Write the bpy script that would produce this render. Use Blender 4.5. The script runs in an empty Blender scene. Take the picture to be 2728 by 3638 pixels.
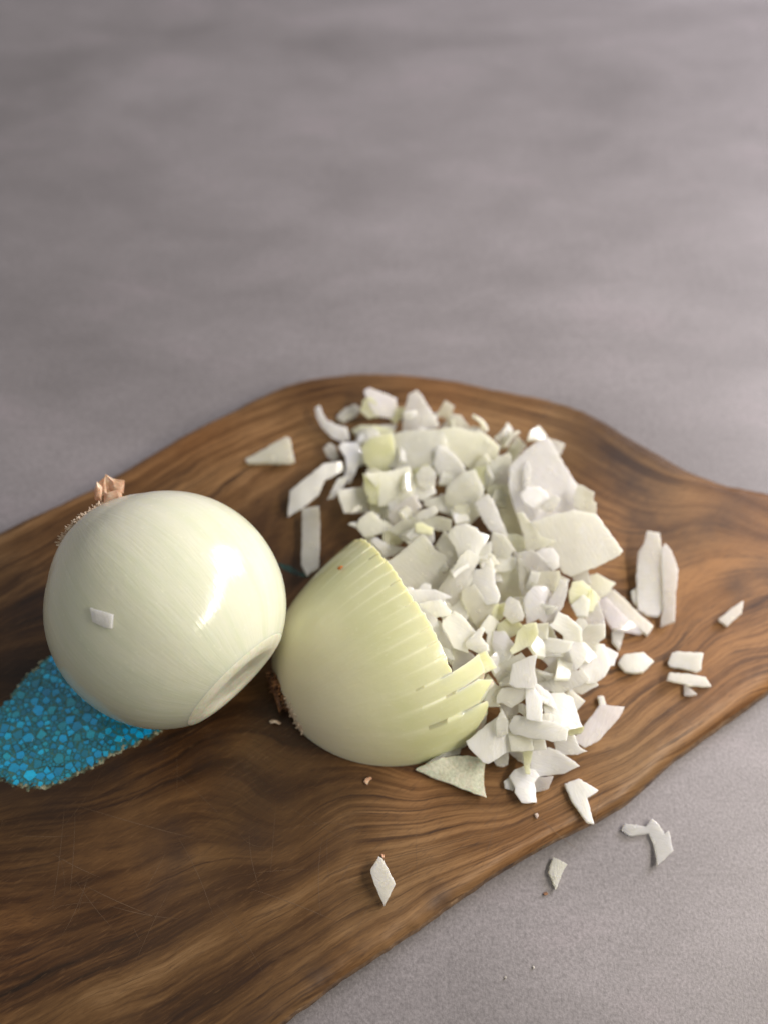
import bpy, bmesh, math, random
import numpy as np
from mathutils import Vector, Matrix
from mathutils.geometry import delaunay_2d_cdt
R = math.radians
random.seed(7); rng = np.random.default_rng(7)
S = bpy.context.scene
COL = S.collection

# ------------------------------------------------------------------ camera
PITCH, VFOV, D0 = R(58), R(50), 0.455
T = 0.013                      # board thickness: table at z=0, board top at z=T
FW = Vector((0, math.cos(PITCH), -math.sin(PITCH)))
UPV = Vector((0, math.sin(PITCH), math.cos(PITCH)))
RT = Vector((1, 0, 0))
CAM = Vector((0, 0, T)) - FW * D0
FPX = (3638 / 2) / math.tan(VFOV / 2)
cam = bpy.data.cameras.new('camera'); co = bpy.data.objects.new('camera', cam); COL.objects.link(co)
co.location = CAM; co.rotation_euler = (R(90) - PITCH, 0, 0)
cam.sensor_fit = 'VERTICAL'; cam.sensor_height = 24; cam.lens = 12 / math.tan(VFOV / 2)
cam.clip_start = 0.01; cam.clip_end = 50
S.camera = co

def ray(x, y):
    return FW + RT * ((x - 1364) / FPX) - UPV * ((y - 1819) / FPX)
def at(x, y, z=T):
    """point of the photograph (2728 x 3638) carried down to the level z"""
    r = ray(x, y); return CAM + r * ((z - CAM.z) / r.z)
DS = 2728 / 1659
def atd(x, y, z=T): return at(x * DS, y * DS, z)

cam.dof.use_dof = True
cam.dof.focus_distance = 0.368
cam.dof.aperture_fstop = 3.1

# ------------------------------------------------------------------ world and lamps
W = bpy.data.worlds.new('World'); S.world = W; W.use_nodes = True
bg = W.node_tree.nodes['Background']; bg.inputs[0].default_value = (0.88, 0.85, 0.81, 1); bg.inputs[1].default_value = 0.40
def lamp(name, loc, target, power, col, sx, sy):
    l = bpy.data.lights.new(name, 'AREA'); l.energy = power; l.color = col; l.shape = 'RECTANGLE'; l.size = sx; l.size_y = sy
    o = bpy.data.objects.new(name, l); COL.objects.link(o); o.location = loc
    o.rotation_euler = (Vector(target) - Vector(loc)).to_track_quat('-Z', 'Y').to_euler()
    return o
lamp('window_light', (0.40, -0.11, 0.41), (-0.02, -0.05, 0.02), 3.3, (1.0, 0.91, 0.78), 0.52, 0.045)
lamp('room_light', (0.85, 0.55, 0.50), (0.15, 0.28, 0), 15, (0.97, 0.92, 0.98), 0.4, 0.4)
S.cycles.max_bounces = 16; S.cycles.diffuse_bounces = 10; S.cycles.transmission_bounces = 12; S.cycles.glossy_bounces = 4
S.view_settings.view_transform = 'Standard'; S.view_settings.look = 'None'
S.view_settings.exposure = 0.16; S.view_settings.gamma = 1.0

# ------------------------------------------------------------------ helpers
def link(name, me, mat=None, parent=None, loc=None, smooth=False):
    o = bpy.data.objects.new(name, me); COL.objects.link(o)
    if mat and not me.materials: me.materials.append(mat)
    if parent: o.parent = parent
    if loc is not None: o.location = loc
    if smooth: me.shade_smooth()
    return o
def mesh(verts, faces, name='m'):
    me = bpy.data.meshes.new(name); me.from_pydata([tuple(v) for v in verts], [], faces); me.validate(); me.update(); return me
def tag(o, label=None, cat=None, group=None, kind=None):
    if label: o['label'] = label
    if cat: o['category'] = cat
    if group: o['group'] = group
    if kind: o['kind'] = kind
    return o
def empty(name, loc):
    o = bpy.data.objects.new(name, None); COL.objects.link(o); o.location = loc; o.empty_display_size = 0.01; return o

class NT:
    def __init__(s, name):
        s.m = bpy.data.materials.new(name); s.m.use_nodes = True; s.t = s.m.node_tree
        s.b = s.t.nodes['Principled BSDF']
    def n(s, typ, **kw):
        nd = s.t.nodes.new(typ)
        for k, v in kw.items():
            if k.startswith('i_'): nd.inputs[k[2:].replace('_', ' ')].default_value = v
            else: setattr(nd, k, v)
        return nd
    def l(s, a, b): s.t.links.new(a, b)
    def val(s, inp, v):
        if isinstance(v, bpy.types.NodeSocket): s.l(v, inp)
        else: inp.default_value = v
    def math(s, op, a, b=0.0, c=0.0, clamp=False):
        nd = s.n('ShaderNodeMath', operation=op, use_clamp=clamp)
        s.val(nd.inputs[0], a); s.val(nd.inputs[1], b); s.val(nd.inputs[2], c); return nd.outputs[0]
    def xyz(s, x, y, z=0.0):
        nd = s.n('ShaderNodeCombineXYZ'); s.val(nd.inputs[0], x); s.val(nd.inputs[1], y); s.val(nd.inputs[2], z); return nd.outputs[0]
    def noise(s, vec, scale=1.0, detail=3.0, rough=0.5, dist=0.0):
        nd = s.n('ShaderNodeTexNoise'); s.l(vec, nd.inputs['Vector'])
        nd.inputs['Scale'].default_value = scale; nd.inputs['Detail'].default_value = detail
        nd.inputs['Roughness'].default_value = rough; nd.inputs['Distortion'].default_value = dist
        return nd.outputs[0]
    def ramp(s, f, stops):
        nd = s.n('ShaderNodeValToRGB'); s.l(f, nd.inputs[0]); e = nd.color_ramp.elements
        while len(e) < len(stops): e.new(0.5)
        for el, (p, c) in zip(e, stops): el.position = p; el.color = (*c, 1) if len(c) == 3 else c
        return nd.outputs[0]
    def mix(s, f, a, b, mode='MIX'):
        nd = s.n('ShaderNodeMix', data_type='RGBA', blend_type=mode)
        s.val(nd.inputs[0], f)
        for i, v in ((6, a), (7, b)):
            if isinstance(v, bpy.types.NodeSocket): s.l(v, nd.inputs[i])
            else: nd.inputs[i].default_value = (*v, 1)
        return nd.outputs[2]
    def map(s, f, a, b, c=0.0, d=1.0):
        nd = s.n('ShaderNodeMapRange'); s.val(nd.inputs[0], f)
        for i, v in enumerate((a, b, c, d)): nd.inputs[i + 1].default_value = v
        return nd.outputs[0]
    def bump(s, h, strength, dist, prev=None):
        nd = s.n('ShaderNodeBump'); nd.inputs['Strength'].default_value = strength; nd.inputs['Distance'].default_value = dist
        s.l(h, nd.inputs['Height'])
        if prev: s.l(prev, nd.inputs['Normal'])
        return nd.outputs[0]
    def set(s, **kw):
        for k, v in kw.items():
            k = k.replace('_', ' ')
            if isinstance(v, bpy.types.NodeSocket): s.l(v, s.b.inputs[k])
            else: s.b.inputs[k].default_value = (*v, 1) if isinstance(v, tuple) and len(v) == 3 and k.endswith('Color') else v
        return s.m
    def obj(s): return s.n('ShaderNodeTexCoord').outputs['Object']
    def uv(s):
        nd = s.n('ShaderNodeSeparateXYZ'); s.l(s.n('ShaderNodeTexCoord').outputs['UV'], nd.inputs[0]); return nd.outputs[0], nd.outputs[1]

# ------------------------------------------------------------------ materials
def m_table():
    k = NT('grey_worktop'); P = k.obj()
    mp = k.n('ShaderNodeMapping'); mp.inputs['Scale'].default_value = (0.55, 1.1, 1.0); k.l(P, mp.inputs[0])
    cl = k.noise(mp.outputs[0], 6.5, 4, 0.55, 0.6)
    cl2 = k.noise(mp.outputs[0], 24, 4, 0.6, 0.3)
    sp = k.noise(P, 900, 3, 0.65)
    sp2 = k.noise(P, 420, 2, 0.5)
    t = k.math('ADD', k.math('MULTIPLY', cl, 0.62), k.math('MULTIPLY', cl2, 0.38))
    c = k.ramp(t, [(0.30, (0.116, 0.107, 0.110)), (0.5, (0.172, 0.159, 0.165)), (0.70, (0.236, 0.219, 0.230))])
    c = k.mix(k.map(cl2, 0.56, 0.75, 0, 0.35), c, (0.212, 0.178, 0.194))
    g = k.map(sp, 0.25, 0.75, 0.70, 1.30); g2 = k.map(sp2, 0.3, 0.7, 0.92, 1.08)
    gg = k.math('MULTIPLY', g, g2)
    c = k.mix(1.0, c, k.xyz(gg, gg, gg), 'MULTIPLY')
    return k.set(Base_Color=c, Roughness=k.map(sp2, 0.3, 0.7, 0.42, 0.62), Normal=k.bump(sp, 0.35, 0.0004))
def m_wood():
    k = NT('oiled_wood'); P = k.obj()
    sx = k.n('ShaderNodeSeparateXYZ'); k.l(P, sx.inputs[0])
    g0 = k.n('ShaderNodeAttribute', attribute_name='grain').outputs['Fac']
    w1 = k.noise(P, 22, 3, 0.5); w2 = k.noise(P, 90, 3, 0.55)
    g = k.math('ADD', g0, k.math('ADD', k.math('MULTIPLY', k.math('SUBTRACT', w1, 0.5), 0.30), k.math('MULTIPLY', k.math('SUBTRACT', w2, 0.5), 0.10)))
    u = k.math('ADD', k.math('MULTIPLY', sx.outputs[0], 0.8), k.math('MULTIPLY', sx.outputs[1], 0.6))
    vv = k.math('ADD', k.math('MULTIPLY', sx.outputs[0], -0.55), k.math('MULTIPLY', sx.outputs[1], 0.83))
    broad = k.noise(k.xyz(k.math('MULTIPLY', g, 0.95), k.math('MULTIPLY', u, 5.0)), 1, 3, 0.55)
    ring = k.noise(k.xyz(k.math('MULTIPLY', g, 3.3), k.math('MULTIPLY', u, 9.0), 3.1), 1, 3, 0.6)
    fine = k.noise(k.xyz(k.math('MULTIPLY', g, 17), k.math('MULTIPLY', u, 60), 7.7), 1, 4, 0.65)
    fib = k.noise(k.xyz(k.math('MULTIPLY', g, 62), k.math('MULTIPLY', u, 190), 1.7), 1, 3, 0.6)
    por = k.noise(k.xyz(k.math('MULTIPLY', vv, 1500), k.math('MULTIPLY', u, 170), 5.7), 1, 3, 0.65)
    patch = k.noise(P, 16, 4, 0.55, 0.5)
    ring2 = k.noise(k.xyz(k.math('MULTIPLY', g, 8.5), k.math('MULTIPLY', u, 20.0), 9.1), 1, 3, 0.6)
    calm = k.map(k.noise(P, 17, 2, 0.5), 0.36, 0.62, 0.25, 1.35)
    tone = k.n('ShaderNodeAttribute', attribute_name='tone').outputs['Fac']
    lines = k.math('ADD', k.math('MULTIPLY', k.math('SUBTRACT', ring, 0.5), 0.30), k.math('ADD', k.math('MULTIPLY', k.math('SUBTRACT', fine, 0.5), 0.17), k.math('MULTIPLY', k.math('SUBTRACT', ring2, 0.5), 0.17)))
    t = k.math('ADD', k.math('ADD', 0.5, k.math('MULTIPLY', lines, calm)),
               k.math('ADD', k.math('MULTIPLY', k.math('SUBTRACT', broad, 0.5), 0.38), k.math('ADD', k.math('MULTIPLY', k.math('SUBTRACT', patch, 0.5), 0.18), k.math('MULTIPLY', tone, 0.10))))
    c = k.ramp(t, [(0.37, (0.010, 0.0046, 0.0016)), (0.45, (0.040, 0.0178, 0.0054)), (0.53, (0.094, 0.0480, 0.0165)), (0.64, (0.195, 0.114, 0.050))])
    hue = k.noise(P, 9, 2, 0.5)
    c = k.mix(k.map(hue, 0.42, 0.62, 0.0, 0.65), c, k.mix(1.0, c, (1.2, 0.90, 0.62), 'MULTIPLY'))
    # dark growth lines
    ln = k.noise(k.xyz(k.math('MULTIPLY', g, 2.1), k.math('MULTIPLY', u, 3.0), 11.3), 1, 3, 0.5)
    la = k.math('ABSOLUTE', k.math('SUBTRACT', ln, 0.5))
    lk = k.math('MULTIPLY', k.map(la, 0.0, 0.024, 0.9, 0.0), k.map(k.noise(P, 30, 3, 0.6), 0.4, 0.62))
    c = k.mix(lk, c, (0.018, 0.007, 0.003))
    # short dark pores and light fibres
    c = k.mix(k.map(fib, 0.55, 0.74, 0.0, 0.55), c, (0.026, 0.010, 0.004))
    c = k.mix(k.map(por, 0.55, 0.72, 0.0, 0.42), c, (0.022, 0.009, 0.004))
    c = k.mix(k.map(por, 0.44, 0.28, 0.0, 0.13), c, (0.30, 0.17, 0.08))
    # stains traced on the board
    st = k.n('ShaderNodeAttribute', attribute_name='stain').outputs['Fac']
    stn = k.math('MULTIPLY', st, k.map(k.noise(P, 60, 4, 0.6), 0.3, 0.6, 0.4, 1.0))
    c = k.mix(k.math('MULTIPLY', stn, 0.9), c, (0.022, 0.012, 0.009))
    rg = k.math('ADD', k.map(por, 0.3, 0.7, 0.36, 0.50), k.map(patch, 0.35, 0.65, -0.06, 0.10))
    h = k.math('ADD', k.math('MULTIPLY', fine, 0.5), k.math('MULTIPLY', por, 0.6))
    return k.set(Base_Color=c, Roughness=rg, Normal=k.bump(h, 0.30, 0.0004), Specular_IOR_Level=0.30)
def m_bark():
    k = NT('live_edge_wood'); P = k.obj()
    n1 = k.noise(P, 70, 5, 0.65, 0.8); n2 = k.noise(P, 260, 4, 0.6)
    t = k.math('ADD', k.math('MULTIPLY', n1, 0.6), k.math('MULTIPLY', n2, 0.4))
    c = k.ramp(t, [(0.34, (0.024, 0.011, 0.005)), (0.44, (0.085, 0.045, 0.019)), (0.55, (0.17, 0.10, 0.048)), (0.66, (0.33, 0.22, 0.12))])
    return k.set(Base_Color=c, Roughness=k.map(n1, 0.3, 0.7, 0.35, 0.65), Normal=k.bump(t, 0.3, 0.0012))
def m_onion(name, c0, c1, cv, cend, vs=1.0):
    k = NT(name); u, v = k.uv(); P = k.obj()
    wob = k.math('MULTIPLY', k.noise(P, 45, 2, 0.5), 0.012)
    uu = k.math('ADD', u, wob)
    vein = k.noise(k.xyz(k.math('MULTIPLY', uu, 190), k.math('MULTIPLY', v, 2.5)), 1, 3, 0.6)
    vein2 = k.noise(k.xyz(k.math('MULTIPLY', uu, 52), k.math('MULTIPLY', v, 2.2), 4.4), 1, 3, 0.55)
    blot = k.noise(P, 38, 3, 0.5)
    c = k.mix(k.map(blot, 0.35, 0.65), c0, c1)
    c = k.mix(k.map(vein2, 0.44, 0.70, 0, 0.40), c, cv)
    c = k.mix(k.map(vein, 0.54, 0.72, 0, 0.20 * vs), c, cv)
    c = k.mix(k.map(v, 0.62, 0.05, 0.0, 0.95), c, cend)
    sl = k.n('ShaderNodeAttribute', attribute_name='slit').outputs['Fac']
    c = k.mix(k.math('MULTIPLY', sl, 0.85), c, (0.76, 0.76, 0.56))
    # tiny translucent flecks
    fl = k.noise(P, 520, 2, 0.5)
    c = k.mix(k.map(fl, 0.64, 0.74, 0, 0.10), c, (0.9, 0.9, 0.75))
    brk = k.noise(P, 130, 3, 0.6)
    h = k.math('ADD', k.math('MULTIPLY', vein2, 0.8), k.math('ADD', k.math('MULTIPLY', vein, 0.55), k.math('MULTIPLY', brk, 1.3)))
    b = k.bump(h, 0.20 * vs, 0.0009)
    stk = k.noise(k.xyz(k.math('MULTIPLY', uu, 300), k.math('MULTIPLY', v, 11), 2.2), 1, 3, 0.6)
    b = k.bump(stk, 0.10, 0.0008, b)
    b = k.bump(k.noise(P, 240, 3, 0.55), 0.09, 0.0006, b)
    return k.set(Base_Color=c, Roughness=k.map(k.math('ADD', k.math('MULTIPLY', vein, 0.6), k.math('MULTIPLY', brk, 0.4)), 0.36, 0.62, 0.09, 0.24), Subsurface_Weight=0.6, Subsurface_Radius=(1.0, 0.85, 0.45),
                 Subsurface_Scale=0.005, Normal=b, Specular_IOR_Level=0.42)
def m_chip():
    k = NT('onion_flesh'); P = k.obj()
    oi = k.n('ShaderNodeObjectInfo')
    mp = k.n('ShaderNodeMapping'); k.l(P, mp.inputs[0])
    ro = k.n('ShaderNodeCombineXYZ'); k.l(k.math('MULTIPLY', oi.outputs['Random'], 6.0), ro.inputs[2])
    k.l(ro.outputs[0], mp.inputs['Rotation'])
    mp2 = k.n('ShaderNodeMapping'); mp2.inputs['Scale'].default_value = (1400, 190, 500); k.l(mp.outputs[0], mp2.inputs[0])
    vein = k.noise(mp2.outputs[0], 1.0, 3, 0.6)
    bl = k.noise(P, 170, 1, 0.4); gr = k.noise(P, 1500, 2, 0.6); big = k.noise(P, 90, 2, 0.5)
    c = k.mix(k.map(bl, 0.35, 0.7, 0.0, 0.22), oi.outputs['Color'], (0.96, 0.95, 0.86))
    c = k.mix(k.map(vein, 0.50, 0.70, 0.0, 0.30), c, (0.84, 0.84, 0.68))
    c = k.mix(k.map(big, 0.55, 0.75, 0.0, 0.20), c, (0.74, 0.74, 0.60))
    h = k.math('ADD', k.math('MULTIPLY', vein, 0.7), k.math('ADD', k.math('MULTIPLY', bl, 0.9), k.math('MULTIPLY', gr, 0.10)))
    nb = k.bump(h, 0.34, 0.0011)
    k.set(Base_Color=c, Roughness=k.map(bl, 0.3, 0.7, 0.12, 0.28), Subsurface_Weight=1.0, Subsurface_Radius=(1.0, 0.94, 0.70),
          Subsurface_Scale=0.0042, Normal=nb, Specular_IOR_Level=0.5, Coat_Weight=0.7, Coat_Roughness=0.06, Transmission_Weight=k.map(k.math('FRACT', k.math('MULTIPLY', oi.outputs['Random'], 7.13)), 0.30, 1.0, 0.12, 0.66), IOR=1.36)
    tr = k.n('ShaderNodeBsdfTranslucent'); k.l(c, tr.inputs['Color']); k.l(nb, tr.inputs['Normal'])
    mx = k.n('ShaderNodeMixShader'); mx.inputs[0].default_value = 0.34
    out = k.t.nodes['Material Output']; k.l(k.b.outputs[0], mx.inputs[1]); k.l(tr.outputs[0], mx.inputs[2]); k.l(mx.outputs[0], out.inputs['Surface'])
    return k.m
def m_flat(name, stops, scale, rough=0.6, bump=0.4, bd=0.0008, sss=0.0, detail=4):
    k = NT(name); P = k.obj(); n = k.noise(P, scale, detail, 0.6)
    return k.set(Base_Color=k.ramp(n, stops), Roughness=rough, Normal=k.bump(n, bump, bd), Subsurface_Weight=sss, Subsurface_Scale=0.002)
def m_turq():
    k = NT('turquoise_stone'); oi = k.n('ShaderNodeObjectInfo'); P = k.obj()
    n = k.noise(P, 420, 3, 0.6)
    c = k.mix(k.map(n, 0.45, 0.75, 0, 0.35), oi.outputs['Color'], (0.005, 0.10, 0.19))
    return k.set(Base_Color=c, Roughness=0.22, Normal=k.bump(n, 0.12, 0.0003), Coat_Weight=0.5, Coat_Roughness=0.08)
MT = m_table(); MW = m_wood(); MB = m_bark(); MC = m_chip(); MQ = m_turq()
MO = m_onion('peeled_onion_skin', (0.560, 0.568, 0.452), (0.525, 0.545, 0.420), (0.44, 0.49, 0.325), (0.60, 0.58, 0.49), 0.5)
MH = m_onion('cut_onion_skin', (0.58, 0.585, 0.365), (0.545, 0.56, 0.310), (0.64, 0.65, 0.43), (0.74, 0.69, 0.51), 0.55)
M_ROOT = m_flat('root_fibre', [(0.3, (0.30, 0.19, 0.12)), (0.5, (0.58, 0.45, 0.32)), (0.7, (0.80, 0.70, 0.56))], 500)
M_SKIN = m_flat('dry_papery_skin', [(0.3, (0.34, 0.17, 0.09)), (0.5, (0.55, 0.34, 0.22)), (0.7, (0.72, 0.54, 0.41))], 260, sss=0.3)
M_BROWN = m_flat('brown_root_crust', [(0.3, (0.03, 0.013, 0.006)), (0.5, (0.15, 0.060, 0.020)), (0.7, (0.36, 0.18, 0.07))], 420)
M_MATRIX = m_flat('dark_turquoise_resin', [(0.3, (0.012, 0.060, 0.065)), (0.5, (0.030, 0.150, 0.150)), (0.7, (0.085, 0.20, 0.15))], 420, rough=0.28, bump=0.15)
M_CRUST = m_flat('pale_inlay_crust', [(0.38, (0.020, 0.026, 0.016)), (0.5, (0.11, 0.125, 0.075)), (0.62, (0.36, 0.36, 0.25))], 420)
M_SCR = m_flat('knife_scratch', [(0.3, (0.070, 0.038, 0.017)), (0.7, (0.135, 0.080, 0.042))], 900, bump=0.1)
def m_flap():
    k = NT('onion_membrane'); P = k.obj()
    n = k.noise(P, 900, 3, 0.7); n2 = k.noise(P, 120, 3, 0.55)
    c = k.ramp(k.math('ADD', k.math('MULTIPLY', n, 0.6), k.math('MULTIPLY', n2, 0.4)), [(0.34, (0.36, 0.37, 0.27)), (0.5, (0.52, 0.53, 0.42)), (0.66, (0.66, 0.66, 0.55))])
    return k.set(Base_Color=c, Roughness=0.38, Normal=k.bump(n, 0.35, 0.0006), Subsurface_Weight=0.4, Subsurface_Scale=0.002)
M_FLAP = m_flap()

# ------------------------------------------------------------------ worktop
v = [(x, y, z) for z in (0, -0.03) for x, y in ((-2.2, -1.2), (2.2, -1.2), (2.2, 3.2), (-2.2, 3.2))]
tb = link('worktop', mesh(v, [(0, 1, 2, 3), (7, 6, 5, 4), (0, 4, 5, 1), (1, 5, 6, 2), (2, 6, 7, 3), (3, 7, 4, 0)]), MT)
tag(tb, 'grey speckled stone-look worktop under the wooden board', kind='structure')

# ------------------------------------------------------------------ cutting board
def densify(pts, step, closed=True):
    out = []; n = len(pts)
    for i in range(n if closed else n - 1):
        a, b = Vector(pts[i]), Vector(pts[(i + 1) % n]); k = max(1, int(round((b - a).length / step)))
        out += [a.lerp(b, j / k) for j in range(k)]
    if not closed: out.append(Vector(pts[-1]))
    return out
def catmull(pts, n):
    out = []; N = len(pts)
    for i in range(N):
        p0, p1, p2, p3 = (np.array(pts[(i + j) % N]) for j in (-1, 0, 1, 2))
        for k in range(n):
            t = k / n
            out.append(0.5 * ((2 * p1) + (-p0 + p2) * t + (2 * p0 - 5 * p1 + 4 * p2 - p3) * t * t + (-p0 + 3 * p1 - 3 * p2 + p3) * t ** 3))
    return out
OUT = [(-330, 1300), (-180, 1225), (0, 1136), (150, 1068), (250, 1014), (400, 925), (520, 866), (620, 822), (720, 801), (850, 797), (960, 808), (1080, 832),
       (1200, 856), (1280, 886), (1380, 945), (1500, 1010), (1600, 1045), (1680, 1062), (1850, 1110), (1950, 1200), (1880, 1340), (1760, 1420), (1659, 1496),
       (1560, 1562), (1450, 1645), (1345, 1738), (1200, 1815), (1060, 1893), (965, 1958), (880, 2022), (780, 2084), (690, 2149), (600, 2216), (480, 2300), (300, 2440), (60, 2600), (-500, 2560), (-700, 1900)]
ow = [atd(x, y) for x, y in OUT]
ol = catmull([(p.x, p.y) for p in ow], 14)
N_ = len(ol)
ol = [Vector((p[0], p[1])) for p in ol]
ol = densify(ol, 0.003)
N_ = len(ol)
_tab = rng.uniform(-1, 1, 4096)
def noise1(x, seed):
    o = 0
    for k, a in ((0.37, .55), (1.0, .3), (2.3, .25)):
        q = x * k + seed * 37.1; i = int(math.floor(q)); f = q - i; f = f * f * (3 - 2 * f)
        o += a * (_tab[i % 4096] * (1 - f) + _tab[(i + 1) % 4096] * f)
    return o
nrm = []
for i in range(N_):
    t_ = (ol[(i + 2) % N_] - ol[i - 2]).normalized(); nrm.append(Vector((t_.y, -t_.x)))
area = sum(ol[i].x * ol[(i + 1) % N_].y - ol[(i + 1) % N_].x * ol[i].y for i in range(N_))
sg = 1 if area > 0 else -1          # nrm points outward when counter-clockwise
nrm = [n_ * sg for n_ in nrm]
RINGS = [(0.0060, 0.0), (0.0040, -0.0004), (0.0022, -0.0014), (0.0008, -0.0032), (0.0, -0.0058), (0.0010, -0.0085), (0.0045, -T + 0.0002)]
rings = []
for j, (ins, dz) in enumerate(RINGS):
    rg = []
    for i, p in enumerate(ol):
        w = noise1(i * 0.23, 1.3) * 0.0007 + noise1(i * 0.9, j * 1.9) * 0.00015 * (j > 1)
        q = p - nrm[i] * (ins * (1 + 0.5 * noise1(i * 0.11, 4)) - w)
        rg.append((q.x, q.y, T + dz))
    rings.append(rg)
# grain guides: lines of equal "growth" traced on the board
GUIDES = [
 (0, [(-100,1200),(0,1155),(250,1035),(400,948),(620,845),(720,824),(850,820),(1080,855),(1280,907),(1500,1028),(1659,1078)]),
 (1, [(-100,1290),(0,1240),(200,1130),(420,1005),(560,935),(700,885),(850,872),(1050,897),(1250,962),(1450,1062),(1659,1135)]),
 (2, [(-100,1400),(0,1345),(150,1270),(450,1095),(560,1015),(680,962),(820,942),(1000,962),(1200,1015),(1400,1112),(1550,1105),(1659,1150)]),
 (2.7, [(560,1260),(600,1150),(680,1060),(780,1010),(900,1000),(1100,1050),(1300,1165),(1450,1175),(1659,1180)]),
 (3.4, [(650,1270),(900,1220),(1200,1260),(1450,1240),(1659,1212)]),
 (4.2, [(-100,1490),(0,1470),(300,1490),(620,1410),(900,1430),(1250,1450),(1500,1330),(1659,1262)]),
 (5, [(-100,1740),(0,1722),(200,1695),(330,1622),(410,1590),(470,1546),(600,1535),(900,1600),(1300,1560),(1500,1440),(1659,1335)]),
 (5.8, [(-100,1800),(0,1772),(240,1732),(390,1680),(440,1625),(500,1625),(700,1665),(900,1705),(1100,1705),(1350,1598),(1659,1405)]),
 (6.4, [(-100,1850),(60,1822),(200,1800),(380,1735),(520,1748),(640,1790)]),
 (7.2, [(-100,2000),(60,1975),(250,1925),(380,1872),(470,1850),(600,1850)]),
 (8.0, [(-100,2180),(60,2120),(300,2010),(540,1900),(760,1800),(1000,1765),(1250,1690),(1500,1545),(1659,1438)]),
 (9.0, [(60,2250),(200,2165),(450,2045),(700,1900),(900,1845),(1150,1765),(1400,1632),(1600,1498)]),
 (9.9, [(320,2260),(600,2082),(850,1950),(1050,1850),(1300,1722)]),
 (10.7, [(560,2212),(760,2082),(950,1950),(1100,1865)]),
]
gp, gv = [], []
for val, pl in GUIDES:
    for x, y in pl:
        p = atd(x, y); gp.append((p.x, p.y)); gv.append(val)
gp = np.array(gp) * 10; gv = np.array(gv)
def tps(r2): return np.where(r2 > 1e-12, 0.5 * r2 * np.log(r2 + 1e-12), 0)
d2 = ((gp[:, None] - gp[None]) ** 2).sum(-1)
A = np.zeros((len(gp) + 3,) * 2); A[:-3, :-3] = tps(d2) + np.eye(len(gp)) * 0.01
A[:-3, -3] = 1; A[:-3, -2:] = gp; A[-3, :-3] = 1; A[-2:, :-3] = gp.T
sol = np.linalg.solve(A, np.concatenate([gv, [0, 0, 0]]))
def grain(xy):
    q = np.array(xy) * 10
    return tps(((q[:, None] - gp[None]) ** 2).sum(-1)) @ sol[:-3] + sol[-3] + q @ sol[-2:]
STAINS = [((1320,1000),60,0.85),((1370,1060),70,0.9),((1390,1120),70,0.8),((1290,940),45,0.6),((1450,1140),70,0.7),((1580,1110),60,0.6),((1520,1130),45,0.6),((1600,1265),30,0.8),((1650,1240),30,0.6),((445,1640),26,1.0),((470,1600),22,0.7),
          ((330,1850),34,0.6),((372,1800),30,0.75),((378,1850),30,0.75),((365,1905),30,0.65),((330,1950),26,0.5),((575,1735),50,0.55),((560,1800),46,0.55),((480,1700),40,0.4),((120,1715),60,0.5),((20,1450),60,0.5),((60,1330),60,0.35),((640,1230),35,0.9),((1490,1480),10,0.8),((950,1945),26,0.8),((1130,1730),16,0.5),((20,1690),40,0.6),((330,1620),25,0.6),((250,1660),25,0.6),
          ((1290,1130),40,0.6),((690,2100),26,0.7)]
def stain(xy):
    q = np.array(xy); s = np.zeros(len(q))
    for (x, y), r, a in STAINS:
        p = atd(x, y); rr = r * 1.35 * DS * (p - CAM).length / FPX
        d = np.sqrt(((q - np.array((p.x, p.y))) ** 2).sum(-1)) / rr
        s = np.maximum(s, a * np.clip(1.25 - d, 0, 1))
    return s
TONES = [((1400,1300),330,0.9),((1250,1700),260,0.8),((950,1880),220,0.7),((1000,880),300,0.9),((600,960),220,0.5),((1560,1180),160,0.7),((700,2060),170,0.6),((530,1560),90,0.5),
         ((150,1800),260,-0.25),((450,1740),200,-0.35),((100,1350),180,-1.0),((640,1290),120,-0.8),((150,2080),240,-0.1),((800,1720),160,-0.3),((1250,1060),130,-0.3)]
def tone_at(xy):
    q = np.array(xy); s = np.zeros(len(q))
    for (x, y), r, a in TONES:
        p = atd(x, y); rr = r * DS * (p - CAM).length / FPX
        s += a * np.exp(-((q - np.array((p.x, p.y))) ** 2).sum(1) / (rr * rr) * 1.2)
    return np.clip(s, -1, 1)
inner = [Vector((p[0], p[1])) for p in rings[0]]
xs = [p.x for p in inner]; ys = [p.y for p in inner]
ipts = np.array([(p.x, p.y) for p in inner])
def inside(P, poly):
    P = np.asarray(P); c = np.zeros(len(P), bool); n = len(poly); j = n - 1
    for i in range(n):
        xi, yi = poly[i]; xj, yj = poly[j]
        if yi != yj:
            c ^= ((yi > P[:, 1]) != (yj > P[:, 1])) & (P[:, 0] < (xj - xi) * (P[:, 1] - yi) / (yj - yi) + xi)
        j = i
    return c
gx, gy = np.meshgrid(np.arange(max(min(xs), -0.30), min(max(xs), 0.34), 0.0032), np.arange(max(min(ys), -0.26), max(ys), 0.0032))
gpt = np.stack([gx.ravel(), gy.ravel()], 1); gpt += rng.uniform(-0.0006, 0.0006, gpt.shape)
gpt = gpt[inside(gpt, ipts)]
cv, ce, cf, *_ = delaunay_2d_cdt(inner + [Vector(p) for p in gpt], [(i, (i + 1) % N_) for i in range(N_)], [], 1, 1e-7)
top_v = [(p.x, p.y, T) for p in cv]
verts = list(top_v); faces = [tuple(f) for f in cf]; nt = len(faces)
base = len(verts)
for rg in rings: verts += rg
for j in range(len(rings) - 1):
    for i in range(N_):
        a = base + j * N_ + i; b = base + j * N_ + (i + 1) % N_
        f = (a, a + N_, b + N_, b); faces.append(f if sg > 0 else f[::-1])
bot = tuple(base + (len(rings) - 1) * N_ + i for i in range(N_)); faces.append(bot[::-1] if sg > 0 else bot)
me = mesh(verts, faces, 'board_slab')
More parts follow.
